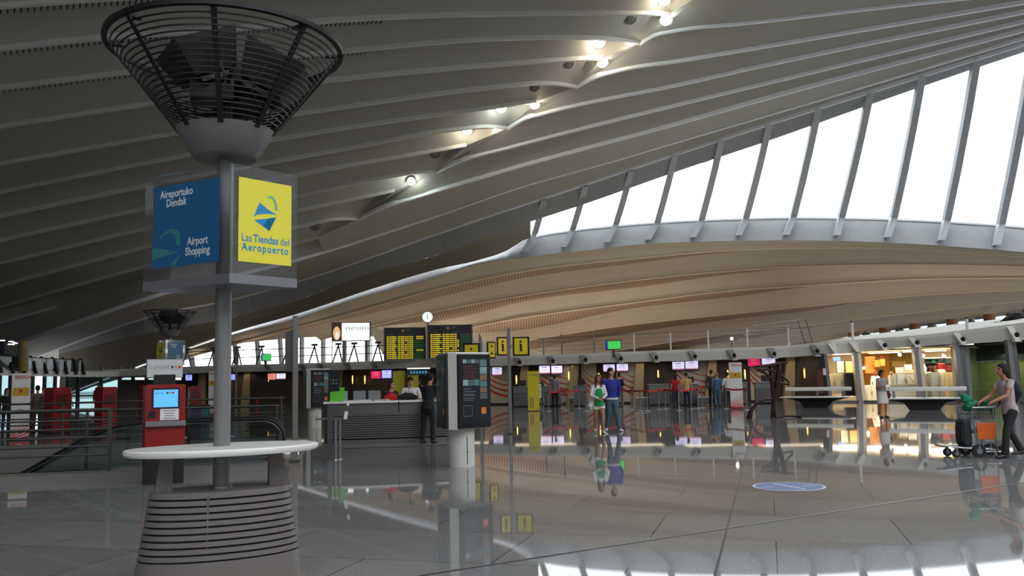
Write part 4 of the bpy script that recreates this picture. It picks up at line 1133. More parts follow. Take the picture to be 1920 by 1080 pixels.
q4 = flo(442, 786); s4, z4_ = signpost('slim pale post with a dark box at its top, just right of the mast', q4, (442, 652), .07, .07)
g = MB(); g.rbox((0, 0, z4_ - .35), (.2, .16, .75), .03); g.build('top_box', M_STEELD, s4)
q = flo(482, 764); a = MB(); a.lathe([(.07, .04), (.08, .08), (.08, .5), (.03, .6), (.03, .64)], (0, 0, 0), 16); b_ = MB(); b_.box((0, .02, .34), (.18, .06, .68)); b_.box((0, 0, .02), (.3, .25, .04)); c_ = MB(); c_.tube([(0, 0, .63), (.08, -.02, .6), (.1, -.03, .35)], .014, 6)
small('fire_extinguisher', 'red fire extinguisher on a stand between the dark desks left of the sign post', 'fire extinguisher', [('cylinder', a, M_RED), ('stand', b_, M_STEELD), ('hose', c_, M_BLACK)], q)
for px, pt, lab in ((1606, 603, 'short white pole on the gallery edge above the left shop unit'), (1824, 596, 'short white pole on the gallery edge above the grey shop column')):
    b0 = fas_top(px, .5); hgt = at(px, pt, b0.y).z - b0.z; a = MB(); a.cyl((0, 0, 0), (0, 0, hgt), .07, .07, 12); b_ = MB(); b_.ell((0, 0, hgt), (.09, .09, .07), 10, 6)
    small('gallery_pole', lab, 'pole', [('shaft', a, M_WHITE), ('cap', b_, M_STEELD)], b0, 0)

# ================================================================ FLIGHT BOARDS, CLOCK, BILLBOARD ON THE DECK EDGE
def deckthing(name, label, cat, px, group=None, dy=0.25):
    p = fas_top(px, dy); return thing(name, label, cat, p, yaw_to_cam(p), group), p
M_LEDY = mat('yellow_display', (236, 206, 40), .5, 0, .55); M_LEDG = mat('green_display', (40, 96, 34), .5, 0, .5); M_LEDW = mat('title_grey', (120, 124, 130), .5)
random.seed(11)
def flight_board(label, px0, px1, pyt0, pyt1, pyb, full_green):
    pc = (px0 + px1) / 2; t, p = deckthing('flight_board', label, 'flight board', pc, 'flight information boards', -.35)
    Y = p.y; inv = (Matrix.Translation(p) @ Matrix.Rotation(t.rotation_euler.z, 4, 'Z')).inverted()
    a = inv @ at(px0, pyb[0], Y); b = inv @ at(px1, pyb[1], Y); c = inv @ at(px1, pyt1, Y); d = inv @ at(px0, pyt0, Y)
    x0, x1 = a.x, b.x; zb2 = (a.z + b.z) / 2; zt2 = (c.z + d.z) / 2; W_b = x1 - x0; H_b = zt2 - zb2
    tilt = Matrix.Rotation(0, 4, 'Y')
    g = MB(); g.box(((x0 + x1) / 2, .1, (zb2 + zt2) / 2), (W_b, .24, H_b)); cabm = g.build('cabinet', M_BLACK, t)
    g = MB()
    for x in (x0 - .03, x1 + .03): g.box((x, .1, (zb2 + zt2) / 2), (.06, .26, H_b + .1))
    g.box(((x0 + x1) / 2, .1, zb2 - .06), (W_b + .12, .3, .14)); g.build('frame', M_PAINTG, t)
    g = MB()
    for x in (x0 + .3, x1 - .3):
        g = MB(); g.box((x, .15, (zb2 - .3) / 2 - .05), (.1, .1, max(.1, abs(zb2) + .2))); g.build('support', M_STEELD, t)
    yl, gr = MB(), MB(); n = 12
    def F(fx, fz, w, h, m): m.box((x0 + W_b * (fx + w / 2), -.023, zb2 + H_b * fz), (W_b * w, .006, H_b * h))
    cols = [(.05, .05), (.11, .04), (.16, .16), (.33, .055), (.40, .085), (.50, .045), (.555, .035), (.605, .05), (.665, .04)]
    for r_ in range(n):
        fz = .035 + r_ * .061; stp = .034
        for ci, (fx, w) in enumerate(cols):
            if ci == 2: w = random.choice((.10, .12, .155, .16))
            if ci in (5, 8) and random.random() < .12: continue
            F(fx, fz, w, stp, yl)
        F(.285, fz, .035, stp, gr)
        if r_ in full_green: F(.78, fz, .18, .034, yl)
        else: F(.735, fz, .23, .022, gr)
    yl.build('flight_rows', M_LEDY, cabm); gr.build('remark_rows', M_LEDG, cabm)
    g = MB()
    for fx, w in ((.06, .04), (.14, .06), (.34, .05), (.42, .05), (.56, .05), (.62, .04), (.68, .05)): F(fx, .785, w, .02, g)
    for k in range(3): F(.53, .94 - k * .03, .14 - .03 * k, .012, g)
    g.build('headings', M_LEDW, cabm)
    g = MB(); F(.42, .90, .07, .075, g); g.build('plane_mark', mat('board_amber', (216, 150, 40), .5), cabm)
    return t
flight_board('large black flight board with yellow rows, left of the pair under the clock', 721.5, 797.5, 616, 612, (675, 672), (4, 10, 11))
flight_board('large black flight board with yellow rows, right of the pair under the clock', 803.5, 885, 611, 607, (672, 669), ())
t, p = deckthing('wall_clock', 'round white clock standing above the two flight boards', 'clock', 802, None, -.35)
inv = (Matrix.Translation(p) @ Matrix.Rotation(t.rotation_euler.z, 4, 'Z')).inverted(); c = inv @ at(801.5, 594.5, p.y); rC = 11 * p.y / F_PX
g = MB(); g.cyl((c.x, c.y - .06, c.z), (c.x, c.y + .12, c.z), rC, rC, 32); g.build('case', M_PAINTG, t, True)
g = MB(); g.cyl((c.x, c.y - .075, c.z), (c.x, c.y - .058, c.z), rC * .88, rC * .88, 32); fc = g.build('dial', mat('clock_dial', (240, 246, 242), .4, 0, .9), t)
g = MB(); g.box((c.x, c.y - .08, c.z + rC * .3), (.022, .008, rC * .62)); g.box((c.x + rC * .02, c.y - .085, c.z - rC * .16), (.03, .008, rC * .4)); g.cyl((c.x, c.y - .09, c.z), (c.x, c.y - .07, c.z), .035, .035, 10); g.build('hands', M_BLACK, fc)
g = MB()
for k in range(12): a = k * PI / 6; g.box((c.x + math.sin(a) * rC * .75, c.y - .078, c.z + math.cos(a) * rC * .75), (.02, .006, .02))
g.build('hour_marks', M_BLACK, fc)
g = MB(); g.cyl((c.x, c.y + .03, 0), (c.x, c.y + .03, c.z - rC * .9), .05, .05, 10); g.build('stem', M_PAINTG, t)
t, p = deckthing('billboard', 'backlit white billboard with a portrait photo, above the gallery edge left of the flight boards', 'billboard', 658, None, .1)
inv = (Matrix.Translation(p) @ Matrix.Rotation(t.rotation_euler.z, 4, 'Z')).inverted(); A_ = inv @ at(622, 641, p.y); B_ = inv @ at(695, 604, p.y)
w, h = B_.x - A_.x, B_.z - A_.z; cx, cz = (A_.x + B_.x) / 2, (A_.z + B_.z) / 2 + .02
g = MB(); g.box((cx, .1, cz), (w, .26, h)); bb = g.build('box', M_BLACK, t)
g = MB(); g.box((cx + w * .115, -.04, cz), (w * .71, .02, h * .92)); wf = g.build('lit_face', mat('billboard_white', (250, 250, 252), .5, 0, 1.15), bb)
text('neuin', 'lettering', .42, front(cx - w * .16, -.053, cz + h * .10), mat('billboard_ink', (150, 150, 152), .5), wf, -.004, .001, 'LEFT', 1.7)
g = MB(); g.box((cx - w * .37, -.04, cz), (w * .235, .02, h * .92)); pf_ = g.build('portrait_panel', mat('portrait_dark', (64, 48, 36), .5, 0, .6), bb)
g = MB(); g.ell((cx - w * .37, -.05, cz - h * .08), (w * .095, .012, h * .36)); g.build('portrait_face', mat('portrait_skin', (226, 178, 128), .5, 0, .9), pf_)
g = MB(); g.ell((cx - w * .365, -.062, cz - h * .2), (w * .05, .01, h * .2)); g.build('portrait_jewel', mat('portrait_white', (235, 232, 226), .5, 0, .9), pf_)
g = MB()
for x, ww in ((cx - w * .18, .16), (cx + w * .38, .16), (cx - w * .49, .05), (cx + w * .52, .05)):
    g = MB(); g.box((x, .12, (cz - h / 2) / 2), (ww, .1, cz - h / 2 + .2)); g.build('support_leg', M_PAINTG, t)

# ================================================================ GALLERY RAILING, TELEVISIONS, CAMERAS
gr_ = thing('gallery_railing', 'steel wire railing with bright uprights along the check-in gallery', 'railing', fas_top(1240, .6))
o = V(gr_.location)
posts = [(1054, 626), (1115, 622), (1191, 626), (1260, 624), (1331, 619), (1405, 616), (1483, 611), (1020, 634)]
for px, pyt in posts:
    b = fas_top(px, .35); tz = at(px, pyt, b.y).z - b.z; g = MB(); q = b - o
    g.box((q.x, q.y, q.z + tz / 2), (.075, .09, tz)); g.build('upright', M_WHITE if px > 1180 else M_PAINTG, gr_)
for hz in (.25, .5, .75, 1.0):
    g = MB(); g.tube([fas_top(x, .35) - o + V((0, 0, hz)) for x in range(1010, 1500, 30)], .014 if hz < 1 else .026, 6); g.build('wire', M_STEEL, gr_)
gr2 = thing('gallery_railing', 'dark railing with crossed uprights before the far clerestory windows', 'railing', fas_top(540, .6))
o = V(gr2.location)
for px in (345, 395, 440, 485, 535, 585, 630, 660, 705, 740):
    b = fas_top(px, .35) - o; g = MB(); hgt = 1.2
    g.chain([b + V((-.28, 0, 0)), b + V((.12, 0, hgt))], [.05, .05], 6, True, False); g.chain([b + V((.34, 0, 0)), b + V((.06, 0, hgt))], [.05, .05], 6, True, False); g.box(b + V((.09, 0, hgt)), (.4, .12, .14)); g.build('crossed_upright', M_STEELD, gr2)
for hz in (.5, 1.0):
    g = MB(); g.tube([fas_top(x, .35) - o + V((0, 0, hz)) for x in range(320, 745, 25)], .03, 6); g.build('rail', M_STEELD, gr2)
rmp = thing('stair_rail', 'sloping steel stair rail at the right end of the gallery', 'railing', fas_top(1520, 1.0))
o = V(rmp.location)
for k in range(4):
    g = MB(); g.tube([fas_top(1400 + 10 * k, 1.3) - o + V((0, .4, .5 + .25 * k)), fas_top(1515 + 4 * k, 1.3) - o + V((0, 0, 1.35)) + V((0, 0, -.28 * (3 - k))), ], .03, 6); g.build('rail', M_STEEL, rmp)
for px, tl in ((1513, .0), (1528, .0)):
    b = fas_top(px, 1.3) - o; g = MB(); g.tube([b + V((.35, 0, 0)), b + V((0, 0, 1.35))], .03, 6); g.build('upright', M_STEELD, rmp)
tm = None
for px, py, w_, h_, lab in ((1150, 647, 29, 18, 'green-lit television on the gallery edge above the couple'), (499, 670, 19, 14, 'green-lit television on the gallery edge before the far windows')):
    p = fas_top(px, -.1); t = thing('television', lab, 'television', p, yaw_to_cam(p), 'green televisions on the gallery'); inv = (Matrix.Translation(p) @ Matrix.Rotation(t.rotation_euler.z, 4, 'Z')).inverted()
    c = inv @ at(px, py, p.y); s = p.y / F_PX; w, h = w_ * s, h_ * s
    g = MB(); g.rbox((c.x, .08, c.z), (w, .2, h), .03); g.build('casing', M_BLACK, t)
    g = MB(); g.box((c.x + w * .04, -.025, c.z), (w * .84, .015, h * .82)); sc_ = g.build('screen', mat('tv_green', (70, 210, 90), .4, 0, .7), t)
    g = MB(); g.box((c.x - w * .38, -.034, c.z), (w * .09, .006, h * .82)); g.build('screen_blue_band', mat('tv_blue', (40, 80, 220), .4, 0, .8), sc_)
    g = MB(); g.cyl((c.x, .08, -.3), (c.x, .08, c.z - h * .4), .06, .06, 10); g.build('bracket', M_STEELD, t)
BRK = [(430, 0), (500, 0), (566, 0), (600, 0), (650, 0), (700, 0), (968, 1), (1030, 1), (1091, 1), (1157, 1), (1223, 1), (1295, 1), (1368, 1), (1443, 1), (1523, 1), (1557, 2), (1597, 2), (1648, 2), (1708, 2), (1793, 2), (1893, 2)]
for i, (px, kd) in enumerate(BRK):
    a = fas_top(px, 0); b = fas_bot(px + (7 if kd < 2 else 8), -.02); c_ = (a + b) / 2
    t = thing('fascia_bracket', 'slanting painted bracket on the gallery fascia, %s' % (['one of the row left of the flight boards', 'one of the row above the check-in screens', 'one of the row above the shop windows'][kd]), 'bracket', c_, yaw_to_cam(c_), ['fascia brackets left of the flight boards', 'fascia brackets above check-in', 'fascia brackets above the shops'][kd])
    t.rotation_euler = (0, 0, 0)
    wd = .19 if kd < 2 else .2; a = a - c_; b = b - c_; g = MB()
    g.loft([[a + V((-wd, -.02, -.1)), a + V((wd, -.02, -.1)), a + V((wd, -.10, -.1)), a + V((-wd, -.10, -.1))], [b + V((-wd * .5, -.05, 0)), b + V((wd * .5, -.05, 0)), b + V((wd * .5, -.3, 0)), b + V((-wd * .5, -.3, 0))]], True, True)
    g.build('arm', M_OFFW if kd == 2 else M_PAINTG, t)
    if kd >= 1 and px not in (1557, 1597):
        g = MB(); q = b.lerp(a, .35) + V((.06, -.24, 0)); g.ell(q, (.11, .11, .12), 10, 6); g.build('lamp_globe', M_BLACKM, t)
        g = MB(); g.box(b + V((0, -.2, -.03)), (wd * 1.5, .3, .05)); g.build('foot', M_OFFW, t)

# ================================================================ CHECK-IN HALL UNDER THE DECK
M_BACK = mat('taupe_panel', (126, 112, 86), .6, var=.08); M_BACKD = mat('dark_panel', (58, 50, 42), .6, var=.1)
M_STRIPE = mat('striped_panel', (172, 164, 150), .6); M_STR = mat('stripe_red', (164, 34, 30), .5); M_BEIGE = mat('beige_column', (150, 134, 102), .6)
bw_ = MB(); CIX = [340 + 40 * i for i in range(31)]
D_CI = lerp_tab([(200, 68), (400, 64), (700, 59.5), (960, 55), (1160, 52.5), (1480, 50), (1560, 50)])
zc_ci = 2.75
bw_.loft([[V((at(x, 700, D_CI(x)).x, D_CI(x), 0)), V((at(x, 700, D_CI(x)).x, D_CI(x), zc_ci))] for x in CIX], False)
bw_.loft([[V((at(x, 700, D_CI(x)).x, D_CI(x) + .3, 0)), V((at(x, 700, D_CI(x)).x, D_CI(x) + .3, zc_ci))] for x in CIX], False)
struct('wall_checkin', bw_, M_BACKD, None, False, False)
def wallpt(px, z, dy=-.05): p = at(px, 700, D_CI(px)); return V((p.x, D_CI(px) + dy, z))
for k, (x0, x1) in enumerate(((908, 952), (1010, 1068), (1090, 1118), (1155, 1192), (1268, 1326), (1405, 1440), (1010, 1012))):
    if x1 - x0 < 5: continue
    t = thing('striped_panel', 'pale check-in back panel with curved red stripes, number %d from the left' % (k + 1) if False else ['pale red-striped panel behind the desk left of the yellow banner', 'pale red-striped panel behind the man in the grey shirt', 'narrow pale red-striped panel left of the couple', 'pale red-striped panel behind the couple', 'pale red-striped panel behind the red and yellow shirts', 'pale red-striped panel behind the bronze sculpture'][k], 'wall panel', wallpt(x0, 0, -.12), 0, 'red-striped check-in panels')
    o = V(t.location); a, b = wallpt(x0, 0, -.12) - o, wallpt(x1, 0, -.12) - o; ln = (b - a).length; d = (b - a).normalized(); M = Matrix(((d.x, 0, d.y, 0), (d.y, 0, -d.x, 0), (0, 1, 0, 0), (0, 0, 0, 1)))
    g = MB(); g.box((ln / 2, 1.25, 0), (ln, 2.3, .06), M=M); pn_ = g.build('board', M_STRIPE, t)
    for q in range(4):
        g = MB(); po_, pi_ = [], []
        for i in range(13):
            s = i / 12; y = 2.35 - .32 * q - 1.15 * (s ** .75) + .35 * s * s; wd = .05 + .03 * q
            if y - wd < .15: continue
            po_.append((s * ln, min(y, 2.39))); pi_.append((s * ln, min(y - wd, 2.38)))
        if len(po_) > 2: arc_fan(g, po_, pi_, M, .034); g.build('red_stripe', M_STR, pn_, fix=False)
for k, (px0, px1) in enumerate(((385, 381), (470, 463), (985, 978), (1078, 1070), (1199, 1192), (1334, 1325), (1478, 1472), (640, 632))):
    t_, b_ = wallpt(px0, 2.7, -.7), wallpt(px1, 0, -.5); g = MB()
    g.loft([[b_ + V((-.3, 0, 0)), b_ + V((.3, 0, 0)), b_ + V((.3, .3, 0)), b_ + V((-.3, .3, 0))], [t_ + V((-.22, 0, 0)), t_ + V((.22, 0, 0)), t_ + V((.22, .3, 0)), t_ + V((-.22, .3, 0))]], True, True)
    struct('pillar_checkin', g, M_BEIGE)
LAMPS = [(505, 708), (662, 712), (968, 712), (1066, 705), (1233, 703), (1363, 703), (1395, 702), (1506, 700), (685, 712), (1122, 708)]
M_WARM = mat('warm_lamp', (255, 206, 110), .5, 0, 3.5)
for k, (px, py) in enumerate(LAMPS):
    p = wallpt(px, 0, -.2); zz = at(px, py, p.y).z; t = thing('wall_lamp', 'slim warm-lit upright wall lamp behind the check-in desks', 'wall lamp', V((p.x, p.y, zz - .25)), yaw_to_cam(p), 'check-in wall lamps')
    g = MB(); g.box((0, .06, .25), (.12, .08, .62)); g.build('back_plate', M_BEIGE, t)
    g = MB(); g.chain([(0, -.02, .0), (0, -.05, .25), (0, -.02, .5)], [.012, .035, .02], 8); g.build('tube', M_WARM, t)
# counters
def counter(label, px0, px1, pyb, z=1.1, depth=.75, mats=None):
    pc = flo((px0 + px1) / 2, pyb); t = thing('checkin_counter', label, 'check-in desk', pc, yaw_to_cam(pc) * .6, 'check-in desks'); w = (px1 - px0) * pc.y / F_PX
    g = MB(); g.box((0, depth / 2 + .03, z / 2), (w - .06, depth - .06, z)); g.build('carcass', M_BLACKM, t)
    g = MB()
    for i in range(8): g.box((0, .02, .12 + .1 * i), (w, .05, .07))
    g.box((0, .01, z - .14), (w, .06, .24)); g.build('slatted_front', M_PAINTG, t)
    g = MB(); g.rbox((0, depth / 2, z + .02), (w + .06, depth + .08, .045), .015); g.build('worktop', M_STEEL, t)
    g = MB(); g.box((.1 * w, depth * .6, z + .24), (.42, .05, .32)); g.box((.1 * w, depth * .6, z + .06), (.1, .1, .06)); g.build('monitor', M_BLACK, t)
    return t
counter('check-in desk with slatted front left of the yellow banner', 963, 992, 763)
counter('check-in desk behind the man in the grey shirt', 1019, 1052, 762)
counter('check-in desk between the queue posts and the couple', 1076, 1102, 762)
counter('check-in desk with slatted front, right of the couple', 1218, 1256, 760)
counter('check-in desk behind the man in the yellow shirt', 1276, 1310, 760)
counter('check-in desk behind the blue-jacketed man', 1376, 1402, 758)
counter('check-in desk with slatted front behind the bronze sculpture', 1418, 1452, 757)
counter('dark check-in desk under the far left screens, beside the sign post', 452, 482, 752)
counter('dark check-in desk between the standing table and the far totem', 492, 516, 752)
counter('check-in desk behind the laptops of the information desk', 648, 700, 757)
for px, lab in ((1322, 'low steel baggage scale between the yellow and blue shirts'), (1206, 'low steel baggage scale right of the couple'), (1082, 'low steel baggage scale left of the couple')):
    q = flo(px, 760); a = MB(); a.box((0, .4, .22), (.85, .8, .36)); b_ = MB(); b_.box((0, .4, .42), (.8, .78, .04)); small('baggage_scale', lab, 'baggage scale', [('body', a, M_PAINTG), ('belt', b_, M_WHITE)], q, None, 'baggage scales')
# hanging screens
M_SW = mat('screen_white', (226, 222, 255), .4, 0, .85); M_SM = mat('screen_magenta', (214, 30, 96), .4, 0, .7); M_SB = mat('screen_pale_blue', (170, 180, 255), .4, 0, .9); M_SP = mat('screen_pink', (232, 150, 140), .4, 0, .7)
M_INK = mat('screen_ink', (120, 96, 140), .5); M_BAND = mat('screen_band', (226, 150, 180), .5, 0, .6)
SCR_ = [(932, 696, 18, 14, M_SW, 'single white check-in screen right of the advertising totem'), (1021, 693, 20, 14, M_SW, 'left of the two white check-in screens above the yellow banner'), (1044, 693, 20, 14, M_SW, 'right of the two white check-in screens above the yellow banner'),
        (1142, 690, 21, 13, M_SW, 'white check-in screen just above the man in blue'), (1167, 689, 21, 13, M_SW, 'white check-in screen to the right above the man in blue'),
        (1272, 685.5, 22, 14, M_SW, 'white check-in screen above the person in red'), (1297, 684.5, 23, 14, M_SW, 'white check-in screen above the man in the yellow shirt'),
        (1414, 679.5, 22, 14, M_SM, 'magenta check-in screen above the bronze sculpture'), (1441, 677.5, 24, 13, M_SW, 'white check-in screen above the bronze sculpture'),
        (354, 708, 11, 10, M_SB, 'small pale blue screen right of the red ticket kiosk'), (436, 707, 9, 10, M_SB, 'small pale blue screen just right of the mast'),
        (510, 706, 15, 11, M_SP, 'pink screen with a circle, left of the sign post'), (527, 705.5, 16, 10, M_SW, 'white screen beside the pink one, left of the sign post'),
        (626, 704, 12, 12, M_SM, 'magenta screen above the green leaflet box'), (705, 703, 18, 13, M_SM, 'magenta screen above the information desk'), (725, 701.5, 17, 14, M_SB, 'blue-edged screen above the information desk')]
for px, py, w_, h_, mt_, lab in SCR_:
    d = D_FAS(px) + 1.2; c = at(px, py, d); s = d / F_PX; w, h = w_ * s, h_ * s
    t = thing('checkin_screen', lab, 'screen', (c.x, c.y, c.z), yaw_to_cam(c), 'hanging check-in screens')
    g = MB(); g.box((0, .06, 0), (w * 1.14, .1, h * 1.2)); g.build('casing', M_BLACK if mt_ is not M_SB else mat('casing_blue', (30, 30, 150), .4, 0, .3), t)
    g = MB(); g.box((0, 0, 0), (w, .02, h)); sf = g.build('display', mt_, t)
    g = MB(); g.box((0, -.013, h * .3), (w * .42, .004, h * .08))
    for k in range(2): g.box((0, -.013, .02 - h * .16 * k), (w * .5, .004, h * .03))
    g.build('wording', M_INK if mt_ is not M_SM else M_SP, sf)
    if mt_ is M_SW:
        g = MB(); g.box((0, -.013, -h * .42), (w, .004, h * .13)); g.build('colour_band', M_BAND, sf)
    zt_ = fas_bot(px).z - c.z + .1
    if zt_ > h * .6:
        g = MB(); g.box((0, .06, (h * .6 + zt_) / 2), (.08, .06, zt_ - h * .6)); g.build('hanger', M_STEELD, t)
# queue barrier
QP = [(1029, 771), (1054.5, 766), (1061, 770), (1086, 766), (1099, 771), (1169, 766), (1184, 769), (1201, 771), (1214, 771), (1236, 768), (1248, 767), (1273, 770), (1296, 767), (1309, 766), (1317, 765), (1362, 767), (1400, 769)]
ORD = ['first', 'second', 'third', 'fourth', 'fifth', 'sixth', 'seventh', 'eighth', 'ninth', 'tenth', 'eleventh', 'twelfth', 'thirteenth', 'fourteenth', 'fifteenth', 'sixteenth', 'last']
QV = [flo(*q) for q in QP]
for i, q in enumerate(QV):
    t = thing('barrier_post', '%s steel queue barrier post with red belt, counted from the yellow banner' % ORD[i], 'barrier post', q, 0, 'queue barrier posts')
    g = MB(); g.lathe([(.17, 0), (.17, .018), (.05, .035), (.03, .04)], (0, 0, 0), 20); g.build('foot', M_STEEL, t, True)
    g = MB(); g.cyl((0, 0, .03), (0, 0, .93), .028, .028, 12); g.build('tube', M_STEEL, t, True)
    g = MB(); g.cyl((0, 0, .84), (0, 0, .97), .034, .034, 12); g.build('belt_head', M_STEELD, t, True)
    if i < len(QV) - 1 and (QV[i + 1] - q).length < 3.5 and i not in (14,):
        d = QV[i + 1] - q; n = V((-d.y, d.x, 0)).normalized() * .004; g = MB()
        pts = [V((0, 0, .93)) + d * s + V((0, 0, -.05 * math.sin(PI * s) * min(1, d.length / 2))) for s in (0, .25, .5, .75, 1)]
        g.loft([[p_ + n + V((0, 0, -.04)), p_ + n + V((0, 0, .04)), p_ - n + V((0, 0, .04)), p_ - n + V((0, 0, -.04))] for p_ in pts], True, True); g.build('belt', M_REDBELT, t)
# banners
q = flo(1001, 771); t = thing('pull_up_banner', 'tall yellow banner standing before the check-in desks', 'banner', q, yaw_to_cam(q)); s = q.y / F_PX; w = 21.5 * s; h = at(1000, 696, q.y).z
g = MB(); g.rbox((0, .04, h / 2), (w, .16, h), .02); bd = g.build('panel', mat('banner_yellow', (226, 206, 40), .6), t)
text('vueling', 'lettering', .17, front(-.24, -.045, h - .22), mat('banner_grey', (96, 96, 92), .5), bd, 0, .002)
g = MB()
for k in range(5):
    for j in range(2): g.lathe([(.03, 0), (.045, 0)], (-.16 + .09 * j, 0, 0), 12)
g = MB()
for k in range(6):
    for j in range(2): g.cyl((-.14 + .1 * j, -.046, .2 + .085 * k), (-.14 + .1 * j, -.041, .2 + .085 * k), .034, .034, 10)
g.build('dot_print', mat('banner_grey', (96, 96, 92), .5), bd)
g = MB(); g.rbox((0, .04, .015), (w * 1.1, .34, .03), .01); g.build('foot', M_STEELD, t)
q = flo(1009, 768.5); t = thing('baggage_sizer', 'steel cabin-baggage sizing frame with printed notice, before the yellow banner', 'sizing frame', q, yaw_to_cam(q))
g = MB()
for x in (-.17, .17):
    for y in (-.15, .15): g.tube([(x, y, 0), (x, y, .62)], .014, 6)
for zz in (.05, .60): g.tube([(-.17, -.15, zz), (.17, -.15, zz), (.17, .15, zz), (-.17, .15, zz), (-.17, -.15, zz)], .014, 6)
g.tube([(.2, -.15, .0), (.34, -.1, .3), (.30, -.1, .62), (.17, -.1, .62)], .014, 6); g.build('frame', M_STEEL, t)
g = MB(); g.box((-.02, -.14, .95), (.42, .03, .72)); bd = g.build('notice_board', M_PAPER, t)
g = MB(); g.box((-.02, -.158, 1.19), (.28, .004, .05)); g.box((-.02, -.158, .77), (.28, .004, .04)); g.ell((-.06, -.158, 1.0), (.06, .004, .09)); g.ell((.05, -.158, .93), (.06, .004, .09)); g.build('notice_print', M_BLACK, bd)
def air_totem(label, q, w, h, rz):
    t = thing('airline_totem', label, 'sign totem', q, rz, 'white red-striped totems')
    g = MB(); g.rbox((0, 0, h / 2 + .03), (w, .2, h), .02); bd = g.build('slab', M_WHITE, t)
    g = MB(); g.rbox((0, 0, .02), (w * 1.15, .5, .04), .01); g.build('foot', M_STEELD, t)
    text('IBERIA', 'lettering', .15, front(-w * .36, -.102, h * .93), mat('totem_red', (190, 30, 36), .5), bd, .002, .002, 'LEFT', 1.1)
    g = MB(); g.box((0, -.102, h * .735), (w * .86, .006, h * .125)); yb = g.build('notice_plate', mat('totem_amber', (196, 158, 30), .5), bd)
    g = MB(); g.ell((0, -.107, h * .745), (.04, .004, .06)); g.build('notice_mark', M_STR, yb)
    g = MB(); g.box((w * .02, -.101, h * .47), (w * .22, .004, .03)); g.build('small_print', mat('totem_grey', (150, 150, 150), .5), bd)
    g = MB(); g.box((0, -.101, h * .435), (w, .003, .012)); g.build('joint_line', mat('totem_grey', (150, 150, 150), .5), bd)
    MM = Matrix(((1, 0, 0, -w / 2), (0, 0, -1, -.102), (0, 1, 0, 0), (0, 0, 0, 1)))
    for k in range(7):
        g = MB(); b0_ = h * (.155 - .022 * k) if True else 0
        out = [(w * s / 12, h * (.19 - .026 * k) + h * (.19 - .024 * k) * (s / 12) ** 1.7) for s in range(13)]; wd = .012 + .006 * k
        arc_fan(g, out, [(x, y - wd) for x, y in out], MM, .001); g.build('red_stripe', mat('totem_red', (190, 30, 36), .5), bd, fix=False)
    g = MB(); g.box((0, -.102, .06), (w, .004, .07)); g.build('red_base_band', mat('totem_red', (190, 30, 36), .5), bd)
    return t
q = flo(1382, 767); air_totem('white totem with red curved stripes left of the bronze sculpture', q, 23 * q.y / F_PX, at(1379, 681, q.y).z, yaw_to_cam(q))
q = flo(36, 826); at1 = air_totem('white totem with red stripes at the far left, behind the stair railing', q, 31 * q.y / F_PX, at(36, 702, q.y).z, yaw_to_cam(q))
q = flo(398, 778); air_totem('white totem mostly hidden behind the mast of the standing table', q, 15 * q.y / F_PX, at(398, 697, q.y).z, yaw_to_cam(q))
# under-deck sign and blue board by the desk
t = thing('hanging_sign', 'dark hanging sign with pale blue symbols above the information desk staff', 'sign', (at(785, 698, 50).x, 50, at(785, 698, 50).z), yaw_to_cam(at(785, 698, 50)))
g = MB(); g.box((0, 0, 0), (1.2, .1, .34)); bd = g.build('panel', mat('navy_panel', (18, 34, 48), .4), t)
g = MB()
for k in range(6): g.rbox((-.42 + .165 * k, -.055, 0), (.11, .01, .15), .02)
g.build('symbols', mat('sign_cyan', (80, 150, 180), .5, 0, .5), bd)
g = MB(); g.box((0, 0, .22), (1.3, .14, .05)); g.build('light_strip', mat('strip_white', (255, 250, 240), .5, 0, 2.0), t)
for px, lab, w_, zt_ in ((748, 'yellow-green poster panel behind the woman at the desk', 22, 2.2), (775, 'yellow poster panel behind the man in the white shirt', 20, 2.3)):
    p = flo(px, 764); g = MB(); g.rbox((0, 0, zt_ / 2), (w_ * p.y / F_PX, .12, zt_), .02); small('poster_panel', lab, 'poster panel', [('p', g, mat('lime_panel', (200, 196, 40), .6))], p)
p = flo(625, 764); t = thing('notice_board', 'dark notice board with two rows of pale marks, left of the green box', 'board', p, yaw_to_cam(p)); g = MB(); g.box((0, 0, 1.25), (.75, .1, 2.3)); bd = g.build('panel', mat('navy_panel', (18, 34, 48), .4), t)
g = MB()
for r_ in range(2):
    for k in range(3): g.box((-.2 + .2 * k, -.055, 1.75 - .22 * r_), (.13, .01, .09))
g.build('pale_marks', mat('print_grey', (150, 156, 158), .5), bd)
# ---- bronze sculpture
q0 = flo(1448, 784); Ys = q0.y
sc_t = thing('bronze_sculpture', 'tall dark bronze sculpture of bent limbs standing on the open floor', 'sculpture', q0)
M_BRZ = mat('dark_bronze', (58, 34, 32), .38, .6, var=.25, scale=8)
def SP(px, py, dy=0.0): return at(px, py, Ys + dy) - q0
def limb(nm, pts, rad): g = MB(); g.chain(pts, rad, 10); g.build(nm, M_BRZ, sc_t, True)
limb('upright_limb', [SP(1447, 785), SP(1449, 760), SP(1456, 724), SP(1462, 685)], [.055, .06, .08, .10])
limb('upright_limb', [SP(1454, 784), SP(1451, 765), SP(1448, 720), SP(1446, 686, .1)], [.045, .055, .075, .095])
limb('top_bar', [SP(1416, 687), SP(1444, 685), SP(1462, 681), SP(1476, 680)], [.03, .06, .06, .035])
limb('arm_loop', [SP(1424, 694), SP(1432, 697), SP(1454, 716), SP(1470, 719.5), SP(1480, 721), SP(1479, 716), SP(1466, 704), SP(1449, 696), SP(1438, 692), SP(1424, 694)], [.05, .045, .04, .04, .045, .04, .035, .04, .045, .05])
